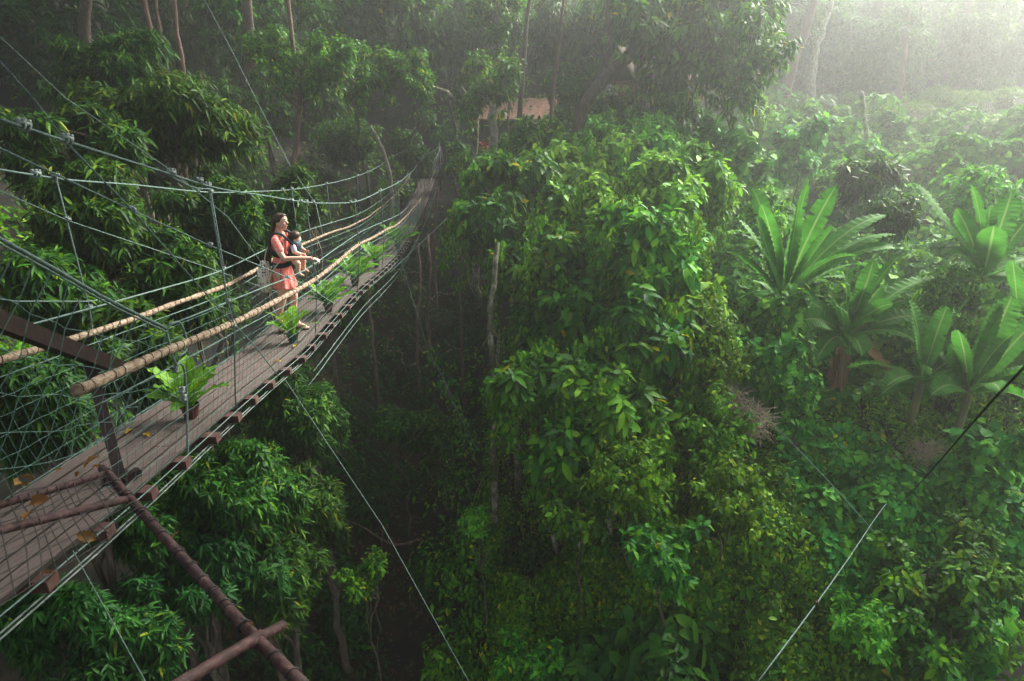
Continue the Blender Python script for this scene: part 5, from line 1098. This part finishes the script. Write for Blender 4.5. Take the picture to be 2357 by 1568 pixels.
body = fused('body', bod, .0065, M_SKIN, woman, 4, .45)
# face details
fd = MB(); [fd.ell(hd((.079, k * .030, .008)), (.008, .011, .006), 10, 8, FR) for k in (-1, 1)]; fd.build('eye_whites', M_EYEW, body)
fd = MB(); [fd.ell(hd((.085, k * .030, .008)), (.005, .008, .006), 10, 8, FR) for k in (-1, 1)]; fd.build('irises', M_EYE, body)
fd = MB(); [chain(fd, [hd((.088, k * .014, .028)), hd((.086, k * .032, .034)), hd((.070, k * .050, .028))], [.0035, .004, .0025], 8, 6) for k in (-1, 1)]; fd.build('eyebrows', M_HAIR, body)
fd = MB(); chain(fd, [hd((.084, -.019, -.063)), hd((.097, 0, -.060)), hd((.084, .019, -.063))], [.003, .006, .003], 8, 6); chain(fd, [hd((.084, -.017, -.067)), hd((.095, 0, -.070)), hd((.084, .017, -.067))], [.003, .0065, .003], 8, 6); fd.build('lips', M_LIP, body)
# hair: cap drawn back, long tail down the back
hr = MB(); hr.ell(hd((-.026, 0, .035)), (.097, .082, .095), 18, 14, FR); hr.ell(hd((-.062, 0, -.010)), (.050, .064, .068), 14, 12, FR); hr.ell(hd((.010, 0, .085)), (.068, .056, .036), 14, 10, FR)
rh_ = np.random.default_rng(3)
for i in range(26):
    y = rh_.uniform(-.05, .04); x = rh_.uniform(-.012, .012); ln = rh_.uniform(.82, 1.08); chain(hr, [hd((-.075, y * .7, .0)), hd((-.105, y * .9, -.09)), np.array([-.19 + x, y * 1.1 - .015, 1.33]), np.array([-.205 + x * 2, y * 1.0 - .02, 1.33 - .18 * ln]), np.array([-.19 + x * 3, y * .7 - .02, 1.33 - .37 * ln])], [.016, .018, .017, .014, .005], 16, 7)
fused('hair', hr, .006, M_HAIR, woman, 2, .4)
# dress: bodice with short sleeves and flared skirt with folds
dr = MB(); dr.ell((-.065, 0, 1.225), (.106, .156, .165), 20, 14); dr.ell((-.036, 0, 1.03), (.101, .134, .15), 20, 14); chain(dr, [(-.075, -.14, 1.345), (-.075, .14, 1.345)], [.060, .060])
for sh, el in ((sh_, el_), (sl_, ll_)): m_ = sh * .42 + el * .58; chain(dr, [sh, sh * .6 + el * .4, m_], [.055, .052, .052])
n = 64; th = np.arange(n) * 2 * np.pi / n
def skirt(z, ax, by, cx, fo, ph=0): q = 1 + fo * np.sin(th * 9 + ph) + fo * .6 * np.sin(th * 5 + 1.3 + ph); return np.stack([cx + ax * np.cos(th) * q, by * np.sin(th) * q, np.full(n, z) + fo * .2 * np.sin(th * 9 + ph)], 1)
dr.loft([skirt(1.06, .095, .128, -.03, 0), skirt(.98, .102, .138, -.015, .006), skirt(.90, .118, .160, 0, .012), skirt(.80, .130, .172, .008, .025), skirt(.72, .140, .182, .010, .04), skirt(.65, .150, .192, .010, .055)])
fused('dress', dr, .0072, M_DRESS, woman, 3, .4)
wst = MB(); ring = lambda z, a, b, cx: np.stack([cx + a * np.cos(th), b * np.sin(th), np.full(n, z)], 1)
sb = MB(); [sandal(sb, ANK[k], g_) for k, g_ in ((-1, -.62),)]; sb.build('sandal', M_SANDAL, woman)
sb = MB(); sandal(sb, ANK[1], -.40); sb.build('sandal', M_SANDAL, woman)
# child facing forward in the carrier
BC = np.array([.135, -.01, 1.16]); baby = thing('person', 'small child with dark hair carried on the woman\'s chest', 'person', WB + BC - np.array([0, 0, .16]))
bo = np.array([0, 0, .16]) - BC; bb = MB(); BH = np.array([.135, -.02, 1.335])
bb.ell(BH + bo, (.078, .068, .080), 16, 12); bb.ell(BH + bo + (.034, -.012, -.030), (.048, .046, .044), 14, 10); bb.ell(BH + bo + (.080, -.016, -.022), (.011, .010, .010), 8, 6); chain(bb, [BH + bo - (0, 0, .05), np.array([.145, -.01, 1.27]) + bo], [.036, .045]); bb.ell(np.array([.14, -.01, 1.17]) + bo, (.075, .085, .125), 14, 12)
for k in (-1, 1):
    bb.ell(BH + bo + (-.005, k * .066, -.012), (.014, .008, .019), 8, 6)
    s0 = np.array([.145, k * .082 - .01, 1.235]) + bo; e0 = np.array([.195, k * .125 - .02, 1.165]) + bo; w0 = np.array([.262, k * .10 - .02, 1.135]) + bo; chain(bb, [s0, e0], [.030, .026]); chain(bb, [e0, w0], [.026, .019]); hand(bb, w0, (1, -.2 * k, -.1), (0, -k, -.3), 1, [.7, .7, .7, .7], .52, k)
    h0 = np.array([.15, k * .06 - .01, 1.06]) + bo; k0 = np.array([.245, k * .115 - .02, 1.0]) + bo; a0_ = np.array([.262, k * .115 - .02, .875]) + bo; chain(bb, [h0, k0], [.048, .039]); chain(bb, [k0, a0_], [.037, .024]); chain(bb, [a0_, a0_ + np.array([.02, 0, -.02]), a0_ + np.array([.062, -.006, -.034])], [.022, .020, .012])
bbody = fused('body', bb, .006, M_SKIN, baby, 3, .4)
fd = MB(); [fd.ell(BH + bo + (.073, k * .024 - .014, .0), (.006, .007, .006), 8, 6) for k in (-1, 1)]; fd.build('eyes', M_EYE, bbody); fd = MB(); chain(fd, [BH + bo + (.075, -.026, -.046), BH + bo + (.081, -.016, -.046), BH + bo + (.075, -.004, -.046)], [.003, .004, .003], 6, 6); fd.build('lips', M_LIP, bbody)
hb_ = MB(); hb_.ell(BH + bo + (-.008, -.006, .024), (.084, .078, .072), 14, 12); hb_.ell(BH + bo + (-.024, -.010, -.008), (.064, .072, .062), 12, 10)
for i in range(40):
    d = rdir(rh_, 1)[0]; d[2] = abs(d[2]); d[0] -= .3; d = unit(d); p = BH + bo + np.array([-.012, 0, .02]) + d * .07; q = p + d * .012 + np.array([-.01, rh_.uniform(-.02, .02), -.02]); chain(hb_, [p, q], [.010, .004], 4, 6)
fused('hair', hb_, .005, M_HAIR, baby, 1, .4)
sh2 = MB(); sh2.ell(np.array([.14, -.01, 1.17]) + bo, (.082, .092, .128), 14, 12)
for k in (-1, 1): s0 = np.array([.145, k * .082 - .01, 1.235]) + bo; e0 = np.array([.195, k * .125 - .02, 1.165]) + bo; chain(sh2, [s0, s0 * .15 + e0 * .85], [.037, .034])
fused('shirt', sh2, .006, dotted('pale_shirt', G(.55, .55, .62), G(.45, .45, .52), G(.30, .34, .55), 30, .25), baby, 2, .4)
bib = MB(); bib.tube(np.stack([.150 + .060 * np.cos(th), -.015 + .058 * np.sin(th), 1.298 + .02 * np.sin(th * 2)], 1)[list(range(n)) + [0]] + bo, .014, 8); bib.build('bib', rough_mat('blue_bib', [(0, G(.10, .34, .45)), (.5, G(.18, .50, .60)), (1, G(.65, .72, .72))], 16, .8, .1), baby)
# baby carrier
car = thing('baby_carrier', 'dark navy baby carrier strapped round the woman and child', 'baby carrier', WB + np.array([0, 0, .98])); co = np.array([0, 0, -.98])
def band(pts, nrm, wd, tk, n_=22):
    p = spline(np.array(pts, float), n_); T = unit(np.gradient(p, axis=0)); N_ = spline(np.array(nrm, float), n_); N_ = unit(N_ - T * (N_ * T).sum(1, keepdims=True)); S = np.cross(T, N_); mb = MB(); mb.loft([np.array([p[i] + S[i] * wd / 2, p[i] + N_[i] * tk, p[i] - S[i] * wd / 2, p[i] - N_[i] * tk]) + co for i in range(n_)]); return mb
pa = MB(); a_ = np.linspace(-1.9, 1.9, 20)
def pan(z, rx, ry_, cx): o_ = np.stack([cx + rx * np.cos(a_), -.01 + ry_ * np.sin(a_), np.full(20, z)], 1); i_ = np.stack([cx + (rx - .012) * np.cos(a_), -.01 + (ry_ - .012) * np.sin(a_), np.full(20, z)], 1); return np.concatenate([o_, i_[::-1]]) + co
pa.loft([pan(1.0, .09, .13, .105), pan(1.06, .105, .128, .12), pan(1.14, .108, .118, .13), pan(1.22, .10, .105, .135), pan(1.27, .092, .095, .135)]); pa.build('panel', M_NAVY, car)
for k in (-1, 1):
    band([(.15, k * .095, 1.255), (.07, k * .115, 1.335), (-.03, k * .118, 1.405), (-.11, k * .120, 1.395), (-.155, k * .135, 1.31), (-.145, k * .165, 1.22), (-.08, k * .178, 1.15), (.06, k * .155, 1.11)], [(.5, 0, 1), (.3, 0, 1), (0, 0, 1), (-.5, 0, 1), (-1, 0, .1), (-.8, k, 0), (-.2, k, 0), (.3, k, 0)], .070, .020, 40).build('shoulder_strap', M_NAVY, car)
wb = MB(); wb.loft([ring(1.005, .112, .145, -.025) + co, ring(1.00, .120, .153, -.022) + co, ring(.945, .124, .158, -.015) + co, ring(.94, .118, .150, -.015) + co]); wb.build('waist_belt', M_NAVY, car)
wb = MB(); wb.box(np.array([-.06, -.166, .972]) + co, (.022, .008, .022)); wb.build('buckle', M_CLAMP, car)
tie = MB(); tie.tube(spline(np.array([(.03, -.165, .96), (.035, -.19, .88), (.025, -.205, .80)]) + co, 8), .004, 5); tie.ell(np.array([.025, -.206, .79]) + co, (.012, .012, .014), 8, 6); tie.build('loose_strap', M_NAVY, car)
# drawstring bag on her back
bagc = np.array([-.235, -.055, .80]); bag = thing('drawstring_bag', 'off-white printed drawstring bag hanging on the woman\'s back', 'bag', WB + bagc - np.array([0, 0, .19])); bo2 = np.array([0, 0, .19])
bm_ = MB(); R_ = [(z_ * 1.14, a_z * 1.1, b_z * 1.1) for z_, a_z, b_z in ((.19, .045, .055), (.165, .052, .065), (.12, .068, .085), (.04, .082, .112), (-.06, .090, .128), (-.13, .082, .120), (-.175, .055, .085), (-.19, .02, .03))]
bm_.loft([np.stack([a * np.cos(th) * (1 + .07 * (z > .0) * z * 8 * np.sin(th * 11)), b * np.sin(th) * (1 + .07 * (z > 0) * z * 8 * np.sin(th * 11)), np.full(n, z)], 1) + bo2 for z, a, b in R_]); bm_.build('pouch', M_BAG, bag)
for k in (-1, 1):
    cd = MB(); L0 = np.array([0, k * .03, .19]); cd.tube(spline(np.array([L0, np.array([-.19, k * .11, 1.22]) - bagc, np.array([-.125, k * .135, 1.36]) - bagc, np.array([-.05, k * .140, 1.405]) - bagc, np.array([.035, k * .150, 1.30]) - bagc, np.array([.03, k * .19, 1.10]) - bagc, np.array([-.09, k * .22, .88]) - bagc, np.array([-.18, k * .14 - .05, .655]) - bagc]) + bo2, 40), .0075, 7); cd.build('cord', M_CORD, bag)

# she stands upright with the weight forward: one lean for everything she wears and carries
def lean(root):
    z0 = root.location.z - WB[2]
    def walk(o):
        for c in o.children:
            co_ = np.zeros(len(c.data.vertices) * 3, np.float32); c.data.vertices.foreach_get('co', co_); v = co_.reshape(-1, 3)
            v[:, 0] += .20 * np.clip(v[:, 2] + z0 - .9, 0, 1) ; c.data.vertices.foreach_set('co', v.ravel()); c.data.update(); walk(c)
    walk(root)
for o_ in (woman, baby, car, bag): lean(o_)

# ------------------------------------------------------------------ misty air
m, t, N = mat('mist'); pv = N('ShaderNodeVolumePrincipled'); pv.inputs['Color'].default_value = (.86, .90, .86, 1); pv.inputs['Density'].default_value = HAZE; pv.inputs['Anisotropy'].default_value = .74
o = N('ShaderNodeOutputMaterial'); t.links.new(pv.outputs[0], o.inputs['Volume'])
hb = MB(); hb.box((10, 114, 8.0), (165, 160, 27.0)); tag(hb.build('haze', m, smooth=False), kind='stuff')
